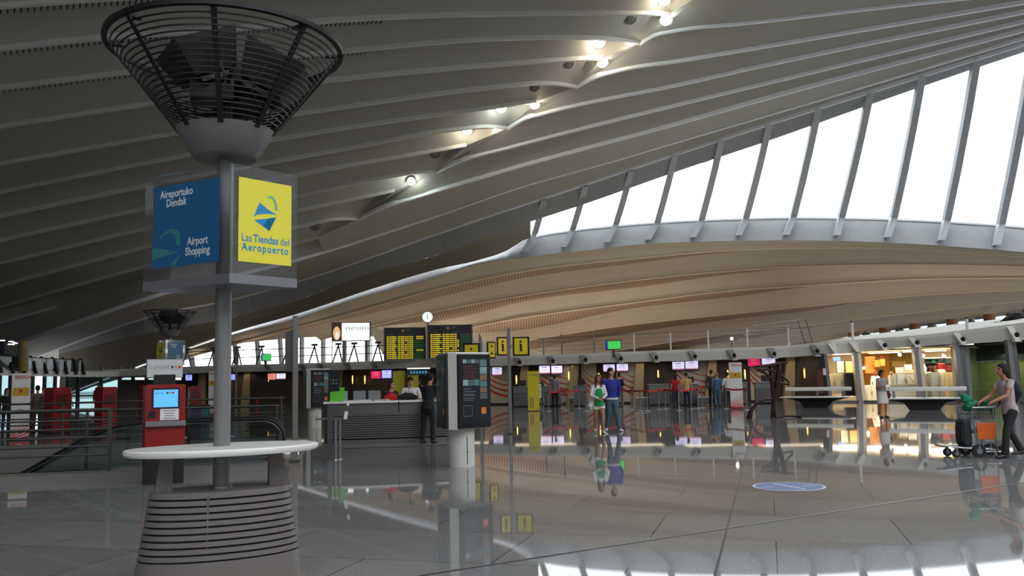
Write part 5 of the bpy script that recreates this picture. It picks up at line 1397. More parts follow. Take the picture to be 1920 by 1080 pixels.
limb('trailing_leg', [SP(1448, 748), SP(1432, 749.5), SP(1418, 757), SP(1408, 771), SP(1404.5, 786)], [.05, .045, .05, .075, .105])
limb('front_foot', [SP(1454, 783.5), SP(1476, 780), SP(1492, 780.5), SP(1501, 782, -.2)], [.04, .035, .035, .055])
g = MB(); g.chain([SP(1424, 694, -.05), SP(1421, 692, -.1), SP(1419, 696, -.15)], [.055, .05, .03], 8); g.build('hand', M_BRZ, sc_t, True)

# ================================================================ BENCHES
def bench(label, pl, pr, py, group):
    a, b = flo(pl, py), flo(pr, py); c = (a + b) / 2; ln = (b - a).length; t = thing('bench', label, 'bench', c, math.atan2((b - a).y, (b - a).x), group)
    g = MB(); g.rbox((0, 0, .47), (ln, .95, .06), .025); g.build('seat', M_WHITE, t)
    g = MB(); g.loft([[V((-ln * .46, -.2, .44)), V((ln * .46, -.2, .44)), V((ln * .46, .2, .44)), V((-ln * .46, .2, .44))], [V((-ln * .24, -.18, .30)), V((ln * .24, -.18, .30)), V((ln * .24, .18, .30)), V((-ln * .24, .18, .30))], [V((-ln * .17, -.25, .0)), V((ln * .17, -.25, 0)), V((ln * .17, .25, 0)), V((-ln * .17, .25, 0))]], True, True); g.build('pedestal', M_BLACKM, t)
    g = MB(); g.rbox((.03, .12, .84), (ln * .95, .10, .17), .04); g.build('back_rail', M_WHITE, t)
    for s in (-.36, 0, .36):
        g = MB(); g.box((ln * s, .12, .62), (.1, .05, .3)); g.build('back_support', M_STEEL, t)
    return t
bench('white double bench on a dark pedestal, left of the woman in the white skirt', 1468, 1600, 764, 'benches before the shops')
bench('white double bench on a dark pedestal, between the white-skirted woman and the trolley', 1655, 1818, 769, 'benches before the shops')

# ================================================================ FLOOR DECAL
dc = flo(1479, 912); r1 = (flo(1548, 912) - dc).length
t = tag(MB().lathe([(r1, .0), (r1, .002)], (0, 0, .0005), 48).build('floor_sticker', mat('sticker_white', (206, 210, 222), .4)), 'round blue floor sticker with white edge and wording', 'floor sticker'); t.location = (dc.x, dc.y, 0)
g = MB(); g.lathe([(r1 * .94, .003), (r1 * .94, .0035)], (0, 0, 0), 48); bd = g.build('blue_disc', mat('sticker_blue', (62, 84, 146), .4), t)
g = MB()
for k in range(6): g.box((.04 * (k - 2.5) * 1.0 - .0, .30 - .12 * k, .004), (.07, .07, .001), .5)
for s in (-1, 1): g.box((s * .3, s * .02, .004), (.2, .03, .001), .2)
g.build('wording', mat('sticker_print', (206, 212, 232), .5), bd)
# ================================================================ SHOPS ON THE RIGHT
SH = lerp_tab([(1500, 47.6), (1557, 46.9), (1610, 46.2), (1725, 43.8), (1800, 42.3), (1900, 40.3), (2100, 36.3), (2400, 31.3)])
def shp(px, z, dy=0.0):
    Y = SH(px) + dy; p = at(px, 700, Y); return V((p.x, Y, z))
def ztop(px): return fas_bot(px).z + .05
M_CREAM = mat('cream_shop_wall', (236, 222, 196), .7); M_AMBER = mat('amber_shop_wall', (206, 138, 50), .6); M_OLIVE = mat('olive_shop_wall', (150, 122, 40), .6)
M_LIME = mat('lime_wall', (140, 150, 84), .5); M_GREYW = mat('grey_shop_wall', (168, 172, 168), .6); M_DKG = mat('dark_green_panel', (34, 44, 38), .4)
DEP = 5.5
sw_ = MB()
def wall_piece(x0, x1, m, dy, z0=0.0, z1=2.9): sw_.m = m; sw_.add([shp(x0, z0, dy), shp(x1, z0, dy), shp(x1, z1, dy), shp(x0, z1, dy)], [(0, 1, 2, 3)])
wall_piece(1530, 1618, 0, DEP); wall_piece(1618, 1668, 1, DEP); wall_piece(1668, 1726, 2, DEP); wall_piece(1726, 1830, 0, DEP)
for x in (1545, 1612, 1790): sw_.m = 0; sw_.add([shp(x, 0, .35), shp(x + 6, 0, DEP), shp(x + 6, 2.9, DEP), shp(x, 2.9, .35)], [(0, 1, 2, 3)])
struct('wall_shop', sw_, [M_CREAM, M_AMBER, M_OLIVE], None, False, False)
sc2 = MB(); sc2.add([shp(1535, 2.62, .3), shp(1830, 2.68, .3), shp(1850, 2.62, DEP), shp(1535, 2.55, DEP)], [(0, 1, 2, 3)])
struct('ceiling_shop', sc2, M_CREAM, None, False, False)
M_PANEL = mat('light_panel', (255, 244, 222), .5, 0, 5.0)
for k, (x0, x1) in enumerate(((1562, 1600), (1630, 1688), (1694, 1722), (1736, 1775))):
    t = thing('ceiling_light', ['flush lit ceiling panel in the left shop unit', 'wide flush lit ceiling panel behind the shop window left of the pillar', 'flush lit ceiling panel just left of the shop pillar', 'flush lit ceiling panel right of the shop pillar'][k], 'ceiling light', shp((x0 + x1) / 2, 2.57, 2.2), 0, 'shop ceiling panels')
    o = V(t.location); g = MB(); q = [shp(x0, 2.57, 1.2) - o, shp(x1, 2.57, 1.2) - o, shp(x1 + 2, 2.57, 3.4) - o, shp(x0 + 2, 2.57, 3.4) - o]
    g.add(q + [v + V((0, 0, .05)) for v in q], [(0, 1, 2, 3), (4, 7, 6, 5), (0, 4, 5, 1), (1, 5, 6, 2), (2, 6, 7, 3), (3, 7, 4, 0)]); g.build('diffuser', M_PANEL, t)
    g = MB(); g.tube([v + V((0, 0, .02)) for v in q + [q[0]]], .03, 4); g.build('frame', M_OFFW, t)
for k, (px, py) in enumerate(((1687, 665), (1731, 667), (1770, 668), (1620, 690))):
    c = at(px, py, SH(px) + 2.6); t = thing('spotlight', ['bright ceiling spotlight left of the shop pillar', 'bright ceiling spotlight right of the shop pillar', 'small ceiling spotlight above the boxed goods', 'low spotlight inside the shop window beside the amber wall'][k], 'spotlight', c, 0, 'shop spotlights')
    g = MB(); g.ell((0, 0, 0), (.085, .085, .085), 12, 8); g.build('bulb', mat('spot_bulb', (255, 244, 240), .5, 0, 14), t)
    g = MB(); g.cyl((0, .05, .02), (0, .12, .1), .10, .07, 12); g.cyl((0, .1, .1), (0, .1, 2.58 - c.z), .015, .015, 6); g.build('holder', M_STEELD, t)
# glazing and posts
POSTX = [1545, 1608, 1722, 1800, 1899, 2010]
for i in range(len(POSTX) - 1):
    a, b = POSTX[i], POSTX[i + 1]; w = setting('window_%d' % (40 + i)); g = MB()
    g.add([shp(a, .08), shp(b, .08), shp(b, ztop(b)), shp(a, ztop(a))], [(0, 1, 2, 3)]); g.build('pane', M_TEAL if i == 9 else M_GLASS, w, fix=False)
    g = MB(); p = shp(a, 0, -.05); lean = V((-.12, 0, 0)); q = V((p.x, p.y, ztop(a))) + lean
    g.loft([[p + V((x, y, 0)) for x, y in ((-.10, -.14), (.14, -.14), (.14, .14), (-.10, .14))], [q + V((x, y, 0)) for x, y in ((-.10, -.14), (.12, -.14), (.12, .14), (-.10, .14))]], True, True); g.build('post', M_BLACKM if i in (0,) else M_STEEL, w)
    g = MB(); g.loft([[p + V((x, -.16, 0)) for x in (.14, .32)], [q + V((x, -.16, 0)) for x in (.12, .28)]], False); g.loft([[p + V((x, .1, 0)) for x in (.14, .32)], [q + V((x, .1, 0)) for x in (.12, .28)]], False); g.build('post_cover', M_CREAM if i in (1, 2) else M_PAINTG, w)
    g = MB(); g.add([shp(a, 0, -.04), shp(b, 0, -.04), shp(b, .1, -.04), shp(a, .1, -.04)], [(0, 1, 2, 3)]); g.build('sill', M_STEEL, w, fix=False)
# grey column and lime wall
g = MB(); p = shp(1803, 0, .4); g.box((p.x, p.y, 1.35), (.65, .5, 2.7)); struct('pillar_shop', g, M_GREYW)
gw = MB(); gw.m = 0; gw.add([shp(1808, 0, 1.6), shp(1835, 0, 3.2), shp(1835, 2.8, 3.2), shp(1808, 2.8, 1.6)], [(0, 1, 2, 3)])
gw.m = 1; gw.add([shp(1835, 0, 3.2), shp(2100, 0, 3.2), shp(2100, 1.98, 3.2), shp(1835, 1.98, 3.2)], [(0, 1, 2, 3)])
gw.m = 2; gw.add([shp(1830, 1.98, 3.1), shp(2100, 1.98, 3.1), shp(2100, 3.0, 3.1), shp(1830, 3.0, 3.1)], [(0, 1, 2, 3)])
gw.m = 2; gw.add([shp(1803, 2.72, .2), shp(2100, 2.9, .2), shp(2100, 2.9, 3.3), shp(1803, 2.72, 3.3)], [(0, 1, 2, 3)])
struct('wall_lime', gw, [mat('sage_panel', (120, 138, 100), .5), M_LIME, M_DKG], None, False, False)
# goods, display furniture
def ditem(name, label, cat, px0, px1, py0, py1, dy, m1, m2=None, th=.3, kind='box', group=None):
    Y = SH((px0 + px1) / 2) + dy; a, b = at(px0, py1, Y), at(px1, py0, Y); w = b.x - a.x; h = b.z - a.z; loc = V(((a.x + b.x) / 2, Y, a.z))
    t = thing(name, label, cat, loc, 0, group); m2 = m2 or m1
    if kind == 'box':
        g = MB(); g.box((0, th / 2, h * .46), (w, th, h * .92)); g.build('body', m1, t); g = MB(); g.box((0, th / 2, h * .96), (w * 1.03, th * 1.05, h * .08)); g.build('lid', m2, t)
    elif kind == 'cabinet':
        g = MB(); g.box((0, th / 2, h / 2), (w, th, h)); cb = g.build('carcass', m1, t)
        g = MB(); g.box((-w * .24, -.012, h / 2), (w * .44, .02, h * .92)); d1 = g.build('door', m2, t); g = MB(); g.box((w * .24, -.012, h / 2), (w * .44, .02, h * .92)); d2 = g.build('door', m2, t)
        for d_, s in ((d1, -.05), (d2, .05)): g = MB(); g.box((w * s, -.03, h / 2), (.02, .02, .16)); g.build('handle', M_STEEL, d_)
    elif kind == 'bag':
        g = MB(); g.prism([(-w * .42, 0), (w * .42, 0), (w * .5, h * .72), (-w * .5, h * .72)], 0, th); g.build('body', m1, t)
        g = MB(); g.chain([(w * .28 * math.cos(a_), th / 2, h * .7 + h * .3 * math.sin(a_)) for a_ in [PI * i / 10 for i in range(11)]], [.02] * 11, 6); g.build('handle', m2, t)
    elif kind == 'shelf':
        g = MB(); g.box((0, th, h / 2), (w, .04, h))
        for z_ in (0, .33, .66, 1.0): g.box((0, th / 2, h * z_), (w, th, .03))
        for x_ in (-.5, .5): g.box((w * x_, th / 2, h / 2), (.03, th, h))
        g.build('frame', m1, t); g = MB(); g.box((0, -.01, h * .985), (w, .02, .05)); g.build('label_rail', m2, t)
    elif kind == 'vase':
        g = MB(); g.lathe([(w * .3, 0), (w * .5, h * .25), (w * .42, h * .6), (w * .22, h * .8), (w * .3, h)], (0, th / 2, 0), 20); g.build('body', m1, t, True); g = MB(); g.lathe([(w * .31, h * .97), (w * .31, h)], (0, th / 2, 0), 20); g.build('rim', m2, t)
    elif kind == 'poster':
        g = MB(); g.box((0, 0, h / 2), (w, .05, h)); f_ = g.build('frame', m2, t); g = MB(); g.box((0, -.028, h / 2), (w * .88, .008, h * .9)); g.build('picture', m1, t)
    return t
C = lambda n, c: mat('goods_' + n, c, .5, var=.15, scale=10)
ditem('display_cabinet', 'tall cream cabinet with small doors in the left shop unit', 'cabinet', 1559, 1569, 701, 738, 1.0, M_CREAM, C('ivory', (226, 212, 176)), .4, 'cabinet')
ditem('display_cabinet', 'wide cream cabinet beside the dark shelf in the left shop unit', 'cabinet', 1571, 1585, 700, 738, 1.0, M_CREAM, C('ivory', (226, 212, 176)), .4, 'cabinet')
ditem('display_shelf', 'dark shelf rack beside the shop door post', 'shelf', 1587, 1603, 700, 742, 1.0, M_BACKD, M_BLACKM, .4, 'shelf')
ditem('lit_poster', 'amber lit poster panel above the dark shelf rack', 'poster', 1585, 1601, 676, 700, 1.4, mat('poster_amber', (244, 190, 110), .5, 0, .8), M_BACKD, .1, 'poster')
ditem('lit_poster', 'pale poster panel left of the amber one in the left shop unit', 'poster', 1569, 1582, 676, 700, 1.4, mat('poster_pale', (226, 214, 186), .5, 0, .5), M_BACKD, .1, 'poster')
ditem('lit_poster', 'small blue lit panel at the top of the left shop unit', 'poster', 1561, 1576, 669, 678, 1.5, mat('poster_blue', (90, 120, 210), .5, 0, .8), M_BACKD, .1, 'poster')
ditem('fire_notice', 'small red and white notice on the left edge of the shop front', 'notice', 1543, 1548, 690, 704, -.2, C('white', (232, 226, 214)), M_STR, .03, 'poster')
ditem('extinguisher_panel', 'dark red vertical panel left of the shop front', 'panel', 1534, 1542, 688, 738, -.3, C('maroon', (84, 24, 22)), M_BLACKM, .12, 'box')
ditem('display_cabinet', 'white counter cabinet behind the shop assistant', 'cabinet', 1627, 1642, 722, 752, 1.3, M_WHITE, M_CREAM, .5, 'cabinet')
ditem('amber_display', 'tall amber display panel behind the shop assistant', 'panel', 1624, 1640, 668, 700, 3.4, M_AMBER, C('honey', (226, 150, 60)), .2, 'box')
ditem('handbag', 'glossy amber handbag displayed high on the shop wall', 'bag', 1641, 1650, 670, 688, 3.2, C('amber', (226, 140, 50)), C('brown', (110, 60, 26)), .25, 'bag')
ditem('handbag', 'second amber handbag on the shop wall, farther right', 'bag', 1652, 1659, 668, 686, 3.2, C('amber', (226, 140, 50)), C('brown', (110, 60, 26)), .25, 'bag')
ditem('display_counter', 'pale counter with gift goods behind the bench, left of the shop pillar', 'counter', 1668, 1718, 722, 754, .9, M_OFFW, M_GREYW, .7, 'box')
ditem('gift_bag', 'small white gift bag standing on the shop counter, left end', 'bag', 1669, 1678, 697, 722, 1.0, M_WHITE, C('peach', (226, 180, 140)), .22, 'bag')
ditem('display_case', 'grey glass-fronted display case on the shop counter', 'display case', 1681, 1716, 700, 722, 1.0, mat('case_grey', (176, 170, 160), .25), M_OFFW, .4, 'cabinet')
ditem('shoulder_bag', 'white and black handbag standing on the grey display case', 'bag', 1682, 1694, 684, 700, 1.1, M_WHITE, M_BLACK, .2, 'bag')
ditem('gift_box', 'white gift box on top of the grey display case', 'box', 1699, 1710, 683, 693, 1.1, M_PAPER, M_WHITE, .2)
ditem('gift_box', 'flat cream box under the white gift box on the display case', 'box', 1697, 1715, 693, 700, 1.1, M_CREAM, M_CREAM, .25)
random.seed(5)
for k in range(9):
    px = 1682 + k * 3.7; py = 708 + (k % 3) * 5
    ditem('perfume_bottle', 'small shiny bottle on the front of the grey display case', 'bottle', px, px + 2.8, py - 6, py, .88, C('glitter%d' % (k % 3), ((236, 214, 180), (220, 190, 190), (190, 160, 110))[k % 3]), M_STEEL, .1, 'vase', 'bottles at the display case')
ditem('pink_card', 'pale pink card box leaning on the counter front', 'box', 1681, 1690, 723, 731, .8, C('pink', (230, 190, 186)), None, .05)
ditem('olive_sign', 'olive wall sign with gold lettering marks behind the gift counter', 'sign', 1671, 1700, 676, 688, 4.6, M_OLIVE, mat('olive_dark', (92, 76, 26), .5), .1, 'poster')
ditem('jewellery_stand', 'white bust stand right behind the shop pillar', 'stand', 1729, 1739, 682, 697, 1.3, M_WHITE, C('peach', (226, 180, 140)), .25, 'vase')
ditem('display_plinth', 'beige plinth right behind the shop pillar', 'plinth', 1729, 1746, 697, 754, 1.2, C('beige', (196, 180, 160)), M_CREAM, .5, 'box')
ditem('display_cabinet', 'tall grey-white cabinet right of the shop pillar', 'cabinet', 1748, 1772, 698, 754, 1.3, M_GREYW, mat('cab_door', (190, 194, 190), .4), .5, 'cabinet')
ditem('display_cabinet', 'tall cream-lit cabinet beside the grey column', 'cabinet', 1773, 1788, 698, 754, 1.3, M_CREAM, C('cream', (246, 226, 180)), .5, 'cabinet')
for k, (x0, x1, y0, y1, c, lab) in enumerate(((1737, 1747, 673, 681, (34, 120, 84), 'green fabric bundle at the left of the top shelf'), (1748, 1758, 672, 681, (44, 140, 100), 'green fabric bundle at the right of the top shelf'), (1760, 1774, 671, 681, (26, 24, 22), 'black box on the top shelf'),
        (1776, 1786, 672, 682, (30, 44, 44), 'dark teal box at the end of the top shelf'), (1742, 1751, 685, 696, (180, 100, 80), 'brown patterned box on the lower shelf'), (1752, 1759, 686, 696, (222, 160, 110), 'peach box on the lower shelf'), (1760, 1775, 681, 692, (140, 20, 24), 'dark red lidded box on the lower shelf'), (1760, 1775, 692, 698, (236, 232, 222), 'white box under the dark red one'), (1777, 1786, 684, 696, (110, 26, 30), 'maroon box at the end of the lower shelf'))):
    ditem('goods_box', lab, 'box', x0, x1, y0, y1, 2.4, C('g%d' % k, c), None if k not in (6,) else C('pinklid', (226, 150, 140)), .4)
ditem('goods_shelf', 'dark wall shelf holding coloured boxes right of the shop pillar', 'shelf', 1735, 1789, 670, 698, 2.35, mat('shelf_dark', (60, 44, 34), .5), M_CREAM, .55, 'shelf')
# window band with brown columns above the shops
for k, (x0, x1) in enumerate(((1612, 1648), (1670, 1712), (1726, 1776), (1796, 1850), (1866, 1930), (1940, 2010))):
    Y = D_ARCH(x0) + 21.5 * KR; w = setting('window_%d' % (50 + k)); g = MB(); yb = lambda x: f_ft(x) + 6
    f6 = TL[-1][0]
    g.add([at(x0, yb(x0), Y), at(x1, yb(x1), Y), at(x1, f6(x1) - 3, Y), at(x0, f6(x0) - 3, Y)], [(0, 1, 2, 3)]); g.build('pane', M_BLUEGL, w, fix=False)
    g = MB(); m_ = (x0 + x1) / 2 - 6; g.chain([at(m_ - 4, yb(m_), Y - .2), at(m_ + 4, f6(m_) - 2, Y - .2)], [(.5, .3)] * 2, 4, True, False); g.build('brace', M_PAINTG, w)
    g = MB(); c0, c1 = at(x0 - 11, yb(x0), Y - .4), at(x0 - 11, f6(x0) - 4, Y - .4); g.cyl(c0 - V((0, 0, 1)), c1 + V((0, 0, .05)), .62, .62, 20); struct('pillar_brown', g, mat('brown_column', (150, 108, 66), .6), None, True)
t = thing('tree_planter', 'dark plant and furniture silhouette before the blue gallery window at far right', 'plant', at(1895, 622, D_FAS(1895) + 6)); o = V(t.location)
for k, (px, py, r_) in enumerate(((1880, 618, .55), (1893, 612, .6), (1905, 606, .7), (1915, 600, .8), (1925, 600, .8))):
    g = MB(); p = at(px, py, D_FAS(px) + 6) - o
    for j in range(5): g.ell(p + V((random.uniform(-.3, .3), random.uniform(-.3, .3), random.uniform(-.2, .2))), (r_ * .6, r_ * .5, r_ * .45), 8, 6)
    g.build('foliage', mat('dark_leaf', (22, 28, 20), .7), t)
g = MB(); g.box((0, 0, -.6), (2.6, .7, .8)); g.build('planter', M_BLACKM, t)

# ================================================================ TROLLEY
YT = 15.9
tq = flo(1822, 856); tr = thing('luggage_trolley', 'airport luggage trolley with orange panel, pushed by the woman at the right edge', 'trolley', tq)
def TP(px, py, dy=0.0): return at(px, py, tq.y + dy) - tq
def tz(py, px=1822): return at(px, py, tq.y).z
def tx(px): return at(px, 840, tq.y).x - tq.x
g = MB(); zp = .17
for y in (-.2, -.07, .07, .2): g.tube([(tx(1758), y * .6, zp + .06), (tx(1790), y, zp + .01), (tx(1830), y * 1.15, zp - .02), (tx(1858), y * 1.2, zp - .04)], .013, 6)
for px in (1764, 1790, 1815): g.tube([(tx(px), -.2, zp + .03), (tx(px), .2, zp + .03)], .012, 6)
g.tube([(tx(1820), -.24, .1), (tx(1872), -.24, .10), (tx(1872), .24, .1), (tx(1820), .24, .1)], .016, 6); g.build('platform', M_STEEL, tr)
g = MB()
for y in (-.25, .25): g.tube([(tx(1824), y, .1), (tx(1817), y, .45), (tx(1813), y, .80), (tx(1815), y, .90), (tx(1862), y, .90)], .018, 8); g.tube([(tx(1856), y, .1), (tx(1853), y, .88)], .013, 6)
g.build('frame', M_STEEL, tr)
g = MB(); g.tube([(tx(1862), -.25, .90), (tx(1868), -.25, 1.0), (tx(1868), .25, 1.0), (tx(1862), .25, .90)], .018, 8); g.build('handle_bar', M_BLACK, tr)
g = MB()
for i in range(9): x = tx(1818) + (tx(1858) - tx(1818)) * i / 8; g.tube([(x, -.23, .90), (x, -.2, .70), (x, .2, .70), (x, .23, .90)], .005, 5)
for zz in (.70, .77, .84, .90): g.tube([(tx(1818), -.22, zz), (tx(1858), -.22, zz), (tx(1858), .22, zz), (tx(1818), .22, zz), (tx(1818), -.22, zz)], .006, 5)
g.build('basket', M_STEELD, tr)
g = MB(); g.rbox(((tx(1820) + tx(1855)) / 2, -.27, .475), (tx(1855) - tx(1820), .02, .30), .008); g.build('orange_panel', M_ORANGE, tr)
for px, y, r_ in ((1784, -.17, .075), (1784, .17, .075), (1822, -.25, .12), (1822, .25, .12), (1868, -.22, .11), (1868, .22, .11)):
    g = MB(); g.cyl((tx(px), y - .025, r_), (tx(px), y + .025, r_), r_, r_, 20); w_ = g.build('wheel', M_RUBBER, tr, True); g = MB(); g.cyl((tx(px), y - .03, r_), (tx(px), y + .03, r_), r_ * .45, r_ * .45, 12); g.build('hub', M_STEEL, w_)
    g = MB(); g.box((tx(px), y, r_ + .05), (.03, .07, .1)); g.build('fork', M_STEEL, tr)
g = MB(); g.rbox((0, 0, .27), (.16, .30, .50), .05); h_ = MB(); h_.tube([(0, -.08, .5), (0, -.08, .64), (0, .08, .64), (0, .08, .5)], .011, 6)
k_ = MB(); k_.rbox((-.085, 0, .25), (.03, .22, .32), .012)
c = tq + V((tx(1809), 0, .165)); small('suitcase', 'upright dark grey suitcase standing on the luggage trolley', 'suitcase', [('shell', g, cloth((52, 56, 56))), ('pull_handle', h_, M_STEEL), ('front_pocket', k_, cloth((44, 48, 48)))], c, .1)
g = MB(); g.chain([(-.13, 0, .1), (0, 0, .14), (.14, 0, .11)], [(.12, .10), (.17, .14), (.12, .10)], 12); me = fuse(g, .012, 4); t = thing('soft_bag', 'pale grey soft bag behind the orange panel on the luggage trolley', 'bag', tq + V((tx(1830), .02, .42)), 0); mesh_child('bag_body', me, cloth((170, 174, 178)), t); g = MB(); g.chain([(.08 * math.cos(a_), 0, .24 + .06 * math.sin(a_)) for a_ in [PI * i / 8 for i in range(9)]], [.009] * 9, 6); g.build('grip', M_BLACK, t)
g = MB(); random.seed(9)
for k in range(12): g.ell((random.uniform(-.19, .18), random.uniform(-.13, .13), random.uniform(.03, .24)), (random.uniform(.07, .12), .09, random.uniform(.05, .08)), 8, 6)
me = fuse(g, .011, 2); t = thing('folded_jacket', 'crumpled bright green jacket lying in the trolley basket', 'jacket', tq + V((tx(1833), 0, .86)), 0); mesh_child('jacket_cloth', me, cloth((30, 120, 84)), t)
g = MB(); g.chain([(.1, -.12, .03), (.2, -.16, .0), (.26, -.17, -.08)], [(.05, .03), (.05, .03), (.035, .02)], 8); g.build('sleeve', cloth((30, 120, 84)), t)

# ================================================================ LEFT SIDE
def cabinet_red(label, px0, px1, pyb, pyt, rz):
    p = flo((px0 + px1) / 2, pyb); t = thing('red_machine', label, 'machine', p, yaw_to_cam(p) + rz, 'red self-service machines'); s = p.y / F_PX; w = (px1 - px0) * s * .86; h = at(px0, pyt, p.y).z
    g = MB(); g.prism([(-w / 2, 0), (w / 2, 0), (w / 2, h * .97), (w * .42, h), (-w * .42, h), (-w / 2, h * .97)], -.3, .3); b_ = g.build('casing', M_RED, t)
    g = MB(); g.box((0, -.305, h * .72), (w * .7, .02, h * .26)); g.build('front_recess', mat('dark_red', (90, 14, 14), .4), b_); g = MB(); g.box((0, -.31, h * .5), (w * .85, .1, .05)); g.build('ledge', mat('dark_red', (90, 14, 14), .4), t); g = MB(); g.box((0, 0, .03), (w * 1.02, .62, .06)); g.build('plinth', M_BLACK, t)
cabinet_red('red machine with sloped top at far left, right of the white striped totem', 87, 125, 813, 727, .5); cabinet_red('red machine standing farther right, left of the ticket kiosk', 181, 213, 811, 726, .45); cabinet_red('red machine half hidden behind the ticket kiosk', 262, 284, 806, 722, .3)
cabinet_red('low red machine seen between the ticket kiosk and the mast', 352, 376, 786, 724, .2)
p = flo(350, 800); t = thing('blue_bin', 'dark blue and teal recycling bins beyond the escalator', 'bin', p, yaw_to_cam(p)); 
for k, c in enumerate(((40, 44, 90), (24, 100, 100))):
    g = MB(); g.rbox((.25 + .42 * k, 0, .38), (.38, .4, .76), .04); b_ = g.build('container', mat('bin_%d' % k, c, .5), t); g = MB(); g.rbox((.25 + .42 * k, 0, .79), (.40, .42, .08), .03); g.build('lid', M_BLACK, b_)
# left gallery
LY = 52.0
ld = MB()
def lp_(px, py, Y=LY): return at(px, py, Y)
ld.loft([[lp_(x, 693 + x * .022, LY + x * .03), lp_(x, 704 + x * .018, LY + x * .03), lp_(x, 704 + x * .018, LY + x * .03) + V((0, 14, .1)), lp_(x, 693 + x * .022, LY + x * .03) + V((0, 14, .1))] for x in range(-200, 161, 20)], True, True)
struct('floor_gallery_left', ld, M_OFFW)
t = thing('glass_balustrade', 'glass balustrade with leaning black fins on the far left gallery', 'balustrade', lp_(80, 694)); o = V(t.location)
for k, (xt, xb) in enumerate(((-6, 3), (14, 25), (36, 47), (58, 68), (78, 88), (99, 108), (119, 126), (137, 144), (152, 158))):
    yt = 665 + max(xt, 0) * .055; yb_ = 699 + xb * .02; Y = LY + xb * .03 - .1; g = MB()
    g.chain([lp_(xb, yb_, Y) - o, lp_((xt + xb) / 2 + 1, (yt + yb_) / 2, Y) - o, lp_(xt, yt, Y) - o, lp_(xt - 4, yt - .5, Y) - o], [(.10, .14), (.09, .12), (.06, .08), (.03, .04)], 6, True, False); g.build('fin', M_BLACKM, t)
g = MB(); g.loft([[lp_(x, 694 + x * .022, LY + x * .03) - o, lp_(x, 667 + max(x, 0) * .055, LY + x * .03) - o] for x in (-120, 0, 40, 80, 120, 156)], False); g.build('glass_panel', M_TEAL, t, fix=False)
g = MB(); g.tube([lp_(x, 667 + max(x, 0) * .055, LY + x * .03) - o for x in (-120, 0, 40, 80, 120, 156)], .03, 6); g.build('top_rail', M_STEELD, t)
lwm = MB(); lwm.add([lp_(-200, 640, LY + 8), lp_(8, 640, LY + 8), lp_(8, 694, LY + 8), lp_(-200, 694, LY + 8)], [(0, 1, 2, 3)]); lwm.m = 1; lwm.add([lp_(8, 645, LY + 9), lp_(38, 648, LY + 9), lp_(38, 694, LY + 9), lp_(8, 694, LY + 9)], [(0, 1, 2, 3)])
struct('wall_gallery_left', lwm, [mat('dusk_wall', (70, 66, 92), .7), mat('pale_room', (150, 160, 146), .7)], None, False, False)
g = MB(); c = lp_(43, 696, LY + 1); g.cyl(c, lp_(43, 640, LY + 1), .28, .28, 16); struct('pillar_left', g, mat('ochre_column', (150, 130, 70), .5), None, True)
for k, (px, py, w_) in enumerate(((5, 638.5, 5), (21, 640.5, 6), (27, 642, 3), (33, 643.5, 7), (39, 645, 4), (21, 645.5, 9))):
    c = lp_(px, py, LY + 4); t = thing('strip_light', 'small bright strip light under the far left roof edge', 'ceiling light', c, 0, 'strip lights at far left'); s = LY / F_PX
    g = MB(); g.box((0, 0, 0), (w_ * s, .25, 1.6 * s)); g.build('tube', mat('strip_lit', (250, 244, 255), .5, 0, 5), t); g = MB(); g.box((0, .05, .06), (w_ * s * 1.1, .3, .05)); g.build('tray', M_STEELD, t)
# glazed end wall far left
GX = [-220, -120, -40, 0, 20, 62, 84, 104, 128, 147, 190, 225, 250, 275, 300]
for k in range(len(GX) - 1):
    x0, x1 = GX[k], GX[k + 1]; Y = 66; w = setting('window_%d' % (60 + k)); g = MB(); tall = 700
    g.add([at(x0, 790, Y), at(x1, 790, Y), at(x1, 702, Y), at(x0, 702, Y)], [(0, 1, 2, 3)]); g.build('pane', M_TEAL if k not in (5, 7, 12) else glass('milky_glass', (.5, .55, .58)), w, fix=False)
    g = MB(); g.box((at(x0, 740, Y).x, Y - .1, 1.5), (.22, .2, 3.2)); g.build('mullion', M_PAINTG, w); g = MB(); q = at((x0 + x1) / 2, 740, Y); g.box((q.x, Y - .1, 1.0), ((x1 - x0) * Y / F_PX, .12, .1)); g.build('transom', M_PAINTG, w)
hw = MB(); hw.add([at(-400, 704, 99), at(215, 704, 99), at(215, 640, 99), at(-400, 600, 99)], [(0, 1, 2, 3)]); hw.add([at(222, 712, 65.6), at(345, 712, 65.6), at(345, 775, 65.6), at(222, 775, 65.6)], [(0, 1, 2, 3)])
struct('wall_far_left', hw, mat('taupe_grey_wall', (124, 120, 112), .8), None, False, False)

# ================================================================ PEOPLE
def pos(px, py): return flo(px, py)
# woman with trolley
q = pos(1900, 858); W1, HD, U, L = person('woman in a pale tee and dark trousers pushing the luggage trolley, at the right edge', q, 1.70, math.radians(-86), (176, 158, 156), (36, 34, 36), 'mid', M_HAIRK, M_SKIN2, True, 'walk', (((.125, -.10, .655), (.10, -.235, .598)), ((-.125, -.12, .65), (-.10, -.24, .598))), .10, .42, fine=True)
g = MB(); g.chain([U(-.02, .07, .60), U(0, .10, .68), U(.0, .085, .77)], [(.07 * 1.7, .045 * 1.7), (.085 * 1.7, .06 * 1.7), (.06 * 1.7, .04 * 1.7)], 12); mesh_child('backpack', fuse(g, .012, 3), cloth((24, 24, 40)), W1)
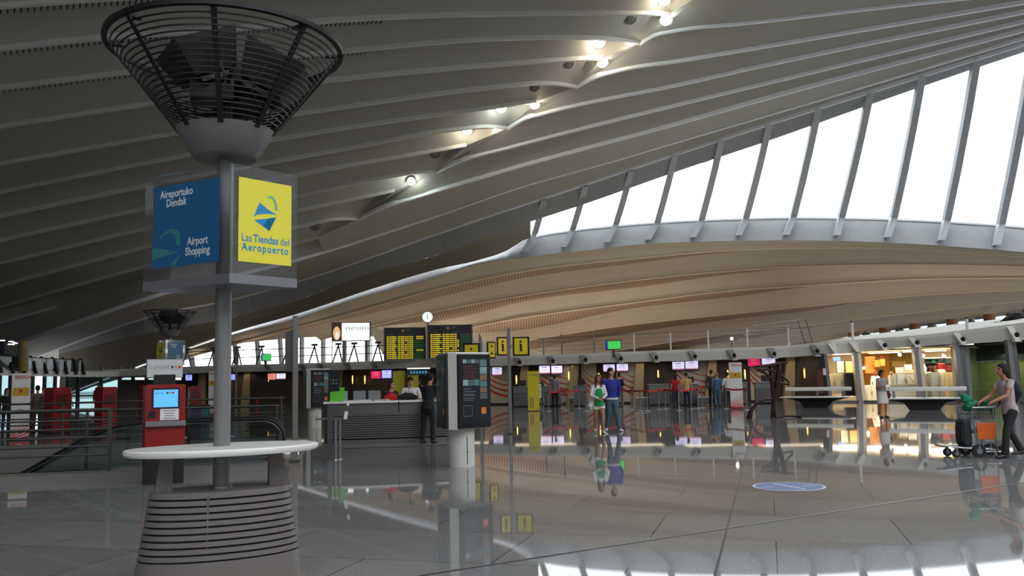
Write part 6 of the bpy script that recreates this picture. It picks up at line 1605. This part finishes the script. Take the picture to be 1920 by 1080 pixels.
# couple
q = pos(1124, 812); W2, HD, U, L = person('woman in a green top, white cardigan and white shorts walking beside the man in blue', q, 1.66, yaw_to_cam(q, .25), (216, 212, 214), (232, 228, 222), 'long', M_HAIRB, M_SKIN2, True, 'walk', (((.135, -.02, .645), (.045, -.13, .60)), ((-.135, -.02, .645), (-.035, -.13, .595))), .0, 1.0, 'shorts', M_SHOEW, -.1, -.1, True)
g = MB(); H_ = 1.66
g.chain([U(0, -.036, .465), U(0, -.036, .53), U(0, -.038, .60), U(0, -.04, .69), U(0, -.038, .76)], [(.092 * H_, .062 * H_), (.086 * H_, .056 * H_), (.068 * H_, .046 * H_), (.07 * H_, .052 * H_), (.055 * H_, .036 * H_)], 16, True, False); mesh_child('green_top', fuse(g, .01, 3), cloth((24, 140, 74)), W2)
g = MB(); g.chain([HD(s_ * .05 / 1, .0, .045) if False else HD(.05 * math.cos(a_), .012 - .0 + .05 * 0, .03 + .045 * math.sin(a_)) for a_ in [PI * i / 10 for i in range(11)]], [.012] * 11, 6); g.build('headband', cloth((200, 170, 110)), W2)
g = MB(); g.chain([L(-.13, .03, .52), L(-.15, .03, .46), L(-.14, .03, .41)], [(.04 * H_, .06 * H_), (.055 * H_, .09 * H_), (.03 * H_, .06 * H_)], 12); mesh_child('handbag', fuse(g, .012, 3), cloth((214, 210, 206)), W2); g = MB(); g.chain([L(-.13, -.03, .52), L(-.105, -.03, .68), L(-.09, .0, .80), L(-.11, .05, .68), L(-.13, .07, .52)], [.008] * 5, 6); g.build('bag_strap', cloth((214, 210, 206)), W2)
q = pos(1149, 809); W3, HD, U, L = person('man in a blue sweater and jeans walking beside the woman in green, looking right', q, 1.86, yaw_to_cam(q, .2), (42, 46, 140), (72, 92, 104), 'short', M_HAIRK, M_SKIN, False, 'stride', (((.135, .03, .64), (.10, .07, .52)), ((-.15, .0, .645), (-.17, .03, .52))), .0, 1.0, 'trousers', M_SHOEW, .75, 0, True, hem=.515)
g = MB(); g.lathe([(.103 * 1.86, .502 * 1.86), (.106 * 1.86, .513 * 1.86), (.103 * 1.86, .526 * 1.86)], (0, 0.006, 0), 24, 1, .74, 0, False); g.build('white_belt', cloth((226, 224, 214)), W3)
# woman with white skirt
q = pos(1657, 783); W4, HD, U, L = person('woman in a patterned sleeveless top and white skirt reading a paper by the benches', q, 1.64, yaw_to_cam(q, .55), (150, 140, 138), (206, 200, 192), 'curly', M_HAIRK, M_SKIN2, True, 'stand', (((.135, -.03, .645), (.05, -.17, .645)), ((-.135, -.03, .645), (-.04, -.17, .64))), .04, .12, 'skirt', M_SHOEK, .0, .35, True)
g = MB(); g.box(L(.0, -.225, .66), (.16, .02, .11), M=Matrix.Identity(4)); tag(g.build('paper_slip', M_PAPER, W4))
g = MB(); g.chain([L(.13, -.0, .54), L(.145, -.0, .47), L(.14, -.0, .42)], [(.03, .08), (.06, .12), (.04, .09)], 10); mesh_child('handbag', fuse(g, .012, 2), cloth((110, 50, 46)), W4); g = MB(); g.chain([L(.13, -.05, .54), L(.11, -.04, .7), L(.09, 0, .80), L(.11, .05, .7), L(.13, .05, .54)], [.008] * 5, 6); g.build('bag_strap', cloth((110, 50, 46)), W4)
q = shp(1641, 0, 1.9); W5, *_ = person('shop assistant with auburn hair and white blouse, back turned, inside the lit shop', V((q.x, q.y, 0)), 1.62, math.radians(160), (236, 222, 214), (60, 40, 44), 'mid', M_HAIRR, None, True)
# desk
q = pos(803, 830); W6, HD, U, L = person('man in black leaning with his elbow on the information desk, seen from behind', q, 1.80, yaw_to_cam(q, math.radians(152)), (26, 26, 30), (20, 20, 24), 'short', M_HAIRK, M_SKIN2, False, 'apart', (((.13, -.14, .665), (.05, -.24, .645)), ((-.135, -.10, .66), (-.06, -.20, .645))), .20, .6, fine=True, head_tip=.2)
q = on_desk(732, 1.0, 0); q.z = 0; W7, *_ = person('woman in dark clothes with her hair tied back, sitting behind the information desk', q, 1.62, yaw_to_cam(q, .5), (34, 28, 34), (30, 30, 34), 'mid', M_HAIRB, None, True, 'stand', (((.13, -.06, .66), (.05, -.16, .66)), ((-.13, -.06, .66), (-.05, -.16, .66))), .12, 1.0, head_yaw=.3)
g = MB(); g.chain([(-.12, 0, .06), (0, 0, .10), (.12, 0, .07)], [(.07, .06), (.11, .09), (.08, .06)], 10); me = fuse(g, .012, 3); t = thing('red_bag', 'small red bag lying on the desk in front of the seated woman', 'bag', on_desk(733, .10), yaw_to_cam(dp)); mesh_child('bag_body', me, cloth((190, 30, 36)), t); g = MB(); g.chain([(.07 * math.cos(a_), 0, .15 + .05 * math.sin(a_)) for a_ in [PI * i / 8 for i in range(9)]], [.01] * 9, 6); g.build('grip', cloth((150, 24, 30)), t)
q = on_desk(771, 1.0, 0); q.z = 0; W8, HD, U, L = person('man in a white shirt with a lanyard looking down behind the information desk', q, 1.72, yaw_to_cam(q), (216, 214, 210), (40, 40, 46), 'short', M_HAIRK, None, False, 'stand', (((.15, -.05, .66), (.06, -.19, .655)), ((-.15, -.05, .66), (-.06, -.19, .655))), .18, .55, head_tip=.45, fine=True)
g = MB(); g.chain([U(.03, -.05, .80), U(.012, -.085, .72), U(0, -.09, .66)], [.006] * 3, 5); g.chain([U(-.03, -.05, .80), U(-.012, -.085, .72), U(0, -.09, .66)], [.006] * 3, 5); g.build('lanyard', cloth((60, 66, 80)), W8)
g = MB(); g.box(U(0, -.095, .64), (.06, .01, .08)); g.build('badge', M_PAPER, W8)
# check-in queue
for (px, py, H_, yw, top, bot, hr, hm, fem, sl, lab) in (
    (1041, 766, 1.74, 170, (122, 122, 130), (22, 22, 26), 'short', M_HAIRK, False, .45, 'man in a grey shirt and black trousers at the desk right of the yellow banner'),
    (1013, 759, 1.66, 0, (40, 34, 40), (30, 30, 34), 'mid', M_HAIRB, True, 1, 'clerk in dark clothes seated behind the desk beside the yellow banner'),
    (1163, 763, 1.78, 150, (30, 38, 56), (110, 108, 100), 'short', M_HAIRK, False, .5, 'person in a dark shirt and pale trousers queueing behind the man in blue'),
    (1268, 764, 1.66, 200, (196, 26, 40), (44, 60, 80), 'mid', M_HAIRK, True, .45, 'person in a bright red shirt at the check-in desk'),
    (1289, 764.5, 1.72, 180, (206, 168, 108), (30, 34, 54), 'short', M_HAIRB, False, .45, 'broad man in a yellow-tan shirt and dark trousers at the check-in desk'),
    (1336, 761, 1.84, 160, (74, 68, 56), (20, 20, 22), 'short', M_HAIRK, False, 1, 'tall man in a brown jacket and black trousers left of the blue-jacketed man'),
    (1346, 762, 1.70, 180, (84, 110, 150), (92, 122, 160), 'short', M_HAIRG, False, 1, 'sandy-haired man in a blue denim jacket and light jeans in the queue'),
    (1366, 763, 1.70, 190, (220, 212, 204), (26, 28, 50), 'short', M_HAIRK, True, .5, 'person in a white shirt partly hidden by the white striped totem'),
    (657, 760, 1.74, 10, (70, 74, 84), (34, 36, 44), 'short', M_HAIRK, False, 1, 'clerk in grey standing behind the desk near the green box'),
    (786, 762, 1.70, 120, (40, 40, 44), (30, 30, 34), 'mid', M_HAIRK, True, 1, 'person in dark clothes standing behind the man in the white shirt'),
    (68, 812, 1.72, 160, (112, 104, 96), (84, 78, 70), 'short', M_HAIRK, False, .5, 'man in a beige shirt, back turned, left of the red machine at far left'),
    (80, 806, 1.66, 30, (96, 84, 76), (70, 66, 60), 'short', M_HAIRB, True, .5, 'person in a brown top beside the beige-shirted man at far left'),
    (10, 808, 1.64, 20, (30, 28, 32), (24, 24, 28), 'mid', M_HAIRK, True, 1, 'dark-clothed person at the far left edge before the white totem'),
    (52, 800, 1.68, 40, (40, 38, 44), (34, 34, 40), 'short', M_HAIRK, False, 1, 'dark-clothed person just right of the far left totem'),
    (184, 782, 1.76, 0, (46, 42, 44), (30, 30, 34), 'short', M_HAIRK, False, 1, 'person whose dark head shows above the second red machine'),
    (128, 790, 1.66, 60, (150, 26, 30), (30, 30, 36), 'short', M_HAIRK, True, .5, 'person in a red top right of the first red machine'),
):
    q = pos(px, py); W9, *_ = person(lab, q, H_, yaw_to_cam(q, math.radians(yw)), top, bot, hr, hm, None, fem, 'stand', None, 0, sl)
    W9['group'] = 'people in the hall'
# ================================================================ DOWNLIGHTS ALONG THE RIDGE
M_DL = mat('downlight_lit', (255, 248, 244), .4, 0, 22.0); M_DLO = mat('downlight_off', (120, 120, 116), .2, .3)
DL = [(1246, 1, 12, 1), (1249, 38, 12, 1), (1124, 79, 13, 1), (1130, 118, 11, 1), (940, 203, 11, 1), (1003, 197, 10, 1), (876, 245, 10, 1), (771, 340, 8, 1), (1182, 83, 3, 1), (930, 241, 5, 1),
      (1182, 35, 11, 0), (1066, 120, 9, 0), (1002, 163, 9, 0), (816, 288, 9, 0), (592, 425, 8, 0)]
for k, (px, py, r_, on) in enumerate(DL):
    d = ray(px, py).normalized(); hit, nrm, idx, dist = BVH_C.ray_cast(CAM, d)
    if hit is None: continue
    if nrm.z > 0: nrm = -nrm
    rr = r_ * hit.y / F_PX; n = (nrm * .5 + V((0, 0, -1)) * .2 - d * .6).normalized() if r_ > 6 else V((0, 0, -1))
    M = n.to_track_quat('Z', 'Y').to_matrix().to_4x4()
    p = hit - d * .12
    t = thing('ridge_downlight', ('lit' if on else 'unlit') + ' round downlight set into the roof ridge' + ('' if r_ > 6 or not on else ', one of the two small ones'), 'ceiling light', p, 0, ('lit' if on else 'unlit') + ' ridge downlights' + ('' if r_ > 6 else ', small'))
    g = MB(); g.lathe([(rr * 1.08, -.25), (rr * 1.15, -.0), (rr, .01), (rr, -.02)], (0, 0, 0), 28); g.v = [tuple(M @ V(v)) for v in g.v]; g.build('housing', M_PAINTG, t, True)
    g = MB(); g.lathe([(rr * .96, -.03), (rr * .8, -.0), (rr * .3, .015)], (0, 0, 0), 24); g.v = [tuple(M @ V(v)) for v in g.v]; g.build('lens', M_DL if on else M_DLO, t, True)
    if on:
        L_ = bpy.data.lights.new('downlight_beam', 'POINT'); L_.energy = 110 if r_ > 6 else 30; L_.color = ((1, .92, .72), (.86, 1, .92), (1, .9, .7))[k % 3]; L_.shadow_soft_size = rr
        o = bpy.data.objects.new('downlight_beam', L_); COL.objects.link(o); o.location = p - d * .25 + V((0, 0, -.35))
# uplighters on the gallery, washing the timber vault
for k, px in enumerate((380, 480, 600, 720, 840, 960, 1080, 1200, 1320, 1440, 1560, 1680, 1800, 1920, 2050, 2200)):
    p = at(px, 690, D_ARCH(px) + 2.5); p.z = fas_top(px).z + .06
    for dd, ee in ((0, .75), (10, 1.5)):
     L_ = bpy.data.lights.new('uplight', 'AREA'); L_.energy = UPL * ee * (.62 if px > 1500 else .85 if px > 1250 else 1.0); L_.size = 1.2; L_.color = (1, .90, .78); L_.spread = math.radians(140)
     o = bpy.data.objects.new('uplight', L_); COL.objects.link(o); o.location = p + V((0, dd, .35)); o.rotation_euler = (PI - .75, 0, 0)
c = at(1372, 635, D_FAS(1372) + 3); t = thing('gallery_lamp', 'single bright round lamp on the gallery behind the railing', 'lamp', c); g = MB(); g.ell((0, 0, 0), (.09, .09, .09)); g.build('bulb', mat('spot_bulb', (255, 244, 240), .5, 0, 14), t); g = MB(); g.cyl((0, .05, -.9), (0, .05, 0), .02, .02, 6); g.build('stem', M_STEELD, t)
# ceiling strip lights of the check-in area and shop
for k, px in enumerate((420, 560, 700, 860, 1020, 1180, 1340, 1480)):
    p = at(px, 700, D_CI(px) - 1.6); L_ = bpy.data.lights.new('checkin_lamp', 'AREA'); L_.energy = 22; L_.shape = 'RECTANGLE'; L_.size = 3.6; L_.size_y = 1.6; L_.color = (1, .86, .62)
    o = bpy.data.objects.new('checkin_lamp', L_); COL.objects.link(o); o.location = (p.x, p.y, 2.3)
for k, px in enumerate((1580, 1640, 1690, 1750)):
    p = shp(px, 2.45, 1.6); L_ = bpy.data.lights.new('shop_lamp', 'AREA'); L_.energy = 90; L_.size = 2.2; L_.color = (1, .88, .68)
    o = bpy.data.objects.new('shop_lamp', L_); COL.objects.link(o); o.location = p
p = shp(1880, 2.3, 2.2); L_ = bpy.data.lights.new('lime_lamp', 'AREA'); L_.energy = 22; L_.size = 1.5; L_.color = (1, 1, .85); o = bpy.data.objects.new('lime_lamp', L_); COL.objects.link(o); o.location = p

# ================================================================ OUTSIDE AND SKY
og = MB(); og.add([(-200, 135, -.3), (300, 135, -.3), (300, 400, -.3), (-200, 400, -.3)], [(0, 1, 2, 3)])
struct('ground_outside', og, mat('apron_concrete', (170, 168, 162), .9), None, False, False)
w = bpy.data.worlds.new('sky'); SC.world = w; w.use_nodes = True; nt = w.node_tree; bgn = nt.nodes['Background']
tc = nt.nodes.new('ShaderNodeTexCoord'); sep = nt.nodes.new('ShaderNodeSeparateXYZ'); rmp_ = nt.nodes.new('ShaderNodeValToRGB')
mr = nt.nodes.new('ShaderNodeMapRange'); mr.inputs['From Min'].default_value = -1; mr.inputs['From Max'].default_value = 1
nt.links.new(tc.outputs['Generated'], sep.inputs[0]); nt.links.new(sep.outputs['Z'], mr.inputs['Value']); nt.links.new(mr.outputs[0], rmp_.inputs[0]); nt.links.new(rmp_.outputs[0], bgn.inputs['Color'])
cr = rmp_.color_ramp; cr.elements[0].position = 0; cr.elements[0].color = (.55, .56, .58, 1); cr.elements[1].position = .5; cr.elements[1].color = (.95, .97, 1, 1)
e = cr.elements.new(.48); e.color = (.6, .61, .63, 1); e = cr.elements.new(1.0); e.color = (.86, .93, 1, 1)
bgn.inputs['Strength'].default_value = SKY

# ================================================================ CAMERA
cd = bpy.data.cameras.new('camera'); cam = bpy.data.objects.new('camera', cd); COL.objects.link(cam)
cd.sensor_width = 36; cd.sensor_fit = 'HORIZONTAL'; cd.lens = F_PX / 1920 * 36; cd.clip_end = 600; cd.clip_start = .05
cam.matrix_world = Matrix(((_rt.x, _up.x, -_fwd.x, CAM.x), (_rt.y, _up.y, -_fwd.y, CAM.y), (_rt.z, _up.z, -_fwd.z, CAM.z), (0, 0, 0, 1)))
SC.camera = cam
vs = SC.view_settings; vs.view_transform = 'Standard'; vs.look = 'None'; vs.gamma = 1; vs.exposure = EXPO; vs.use_curve_mapping = False
cy = SC.cycles; cy.use_denoising = True; cy.max_bounces = 8; cy.diffuse_bounces = 5; cy.glossy_bounces = 5; cy.transparent_max_bounces = 24; cy.sample_clamp_indirect = 6; cy.caustics_reflective = False; cy.caustics_refractive = False
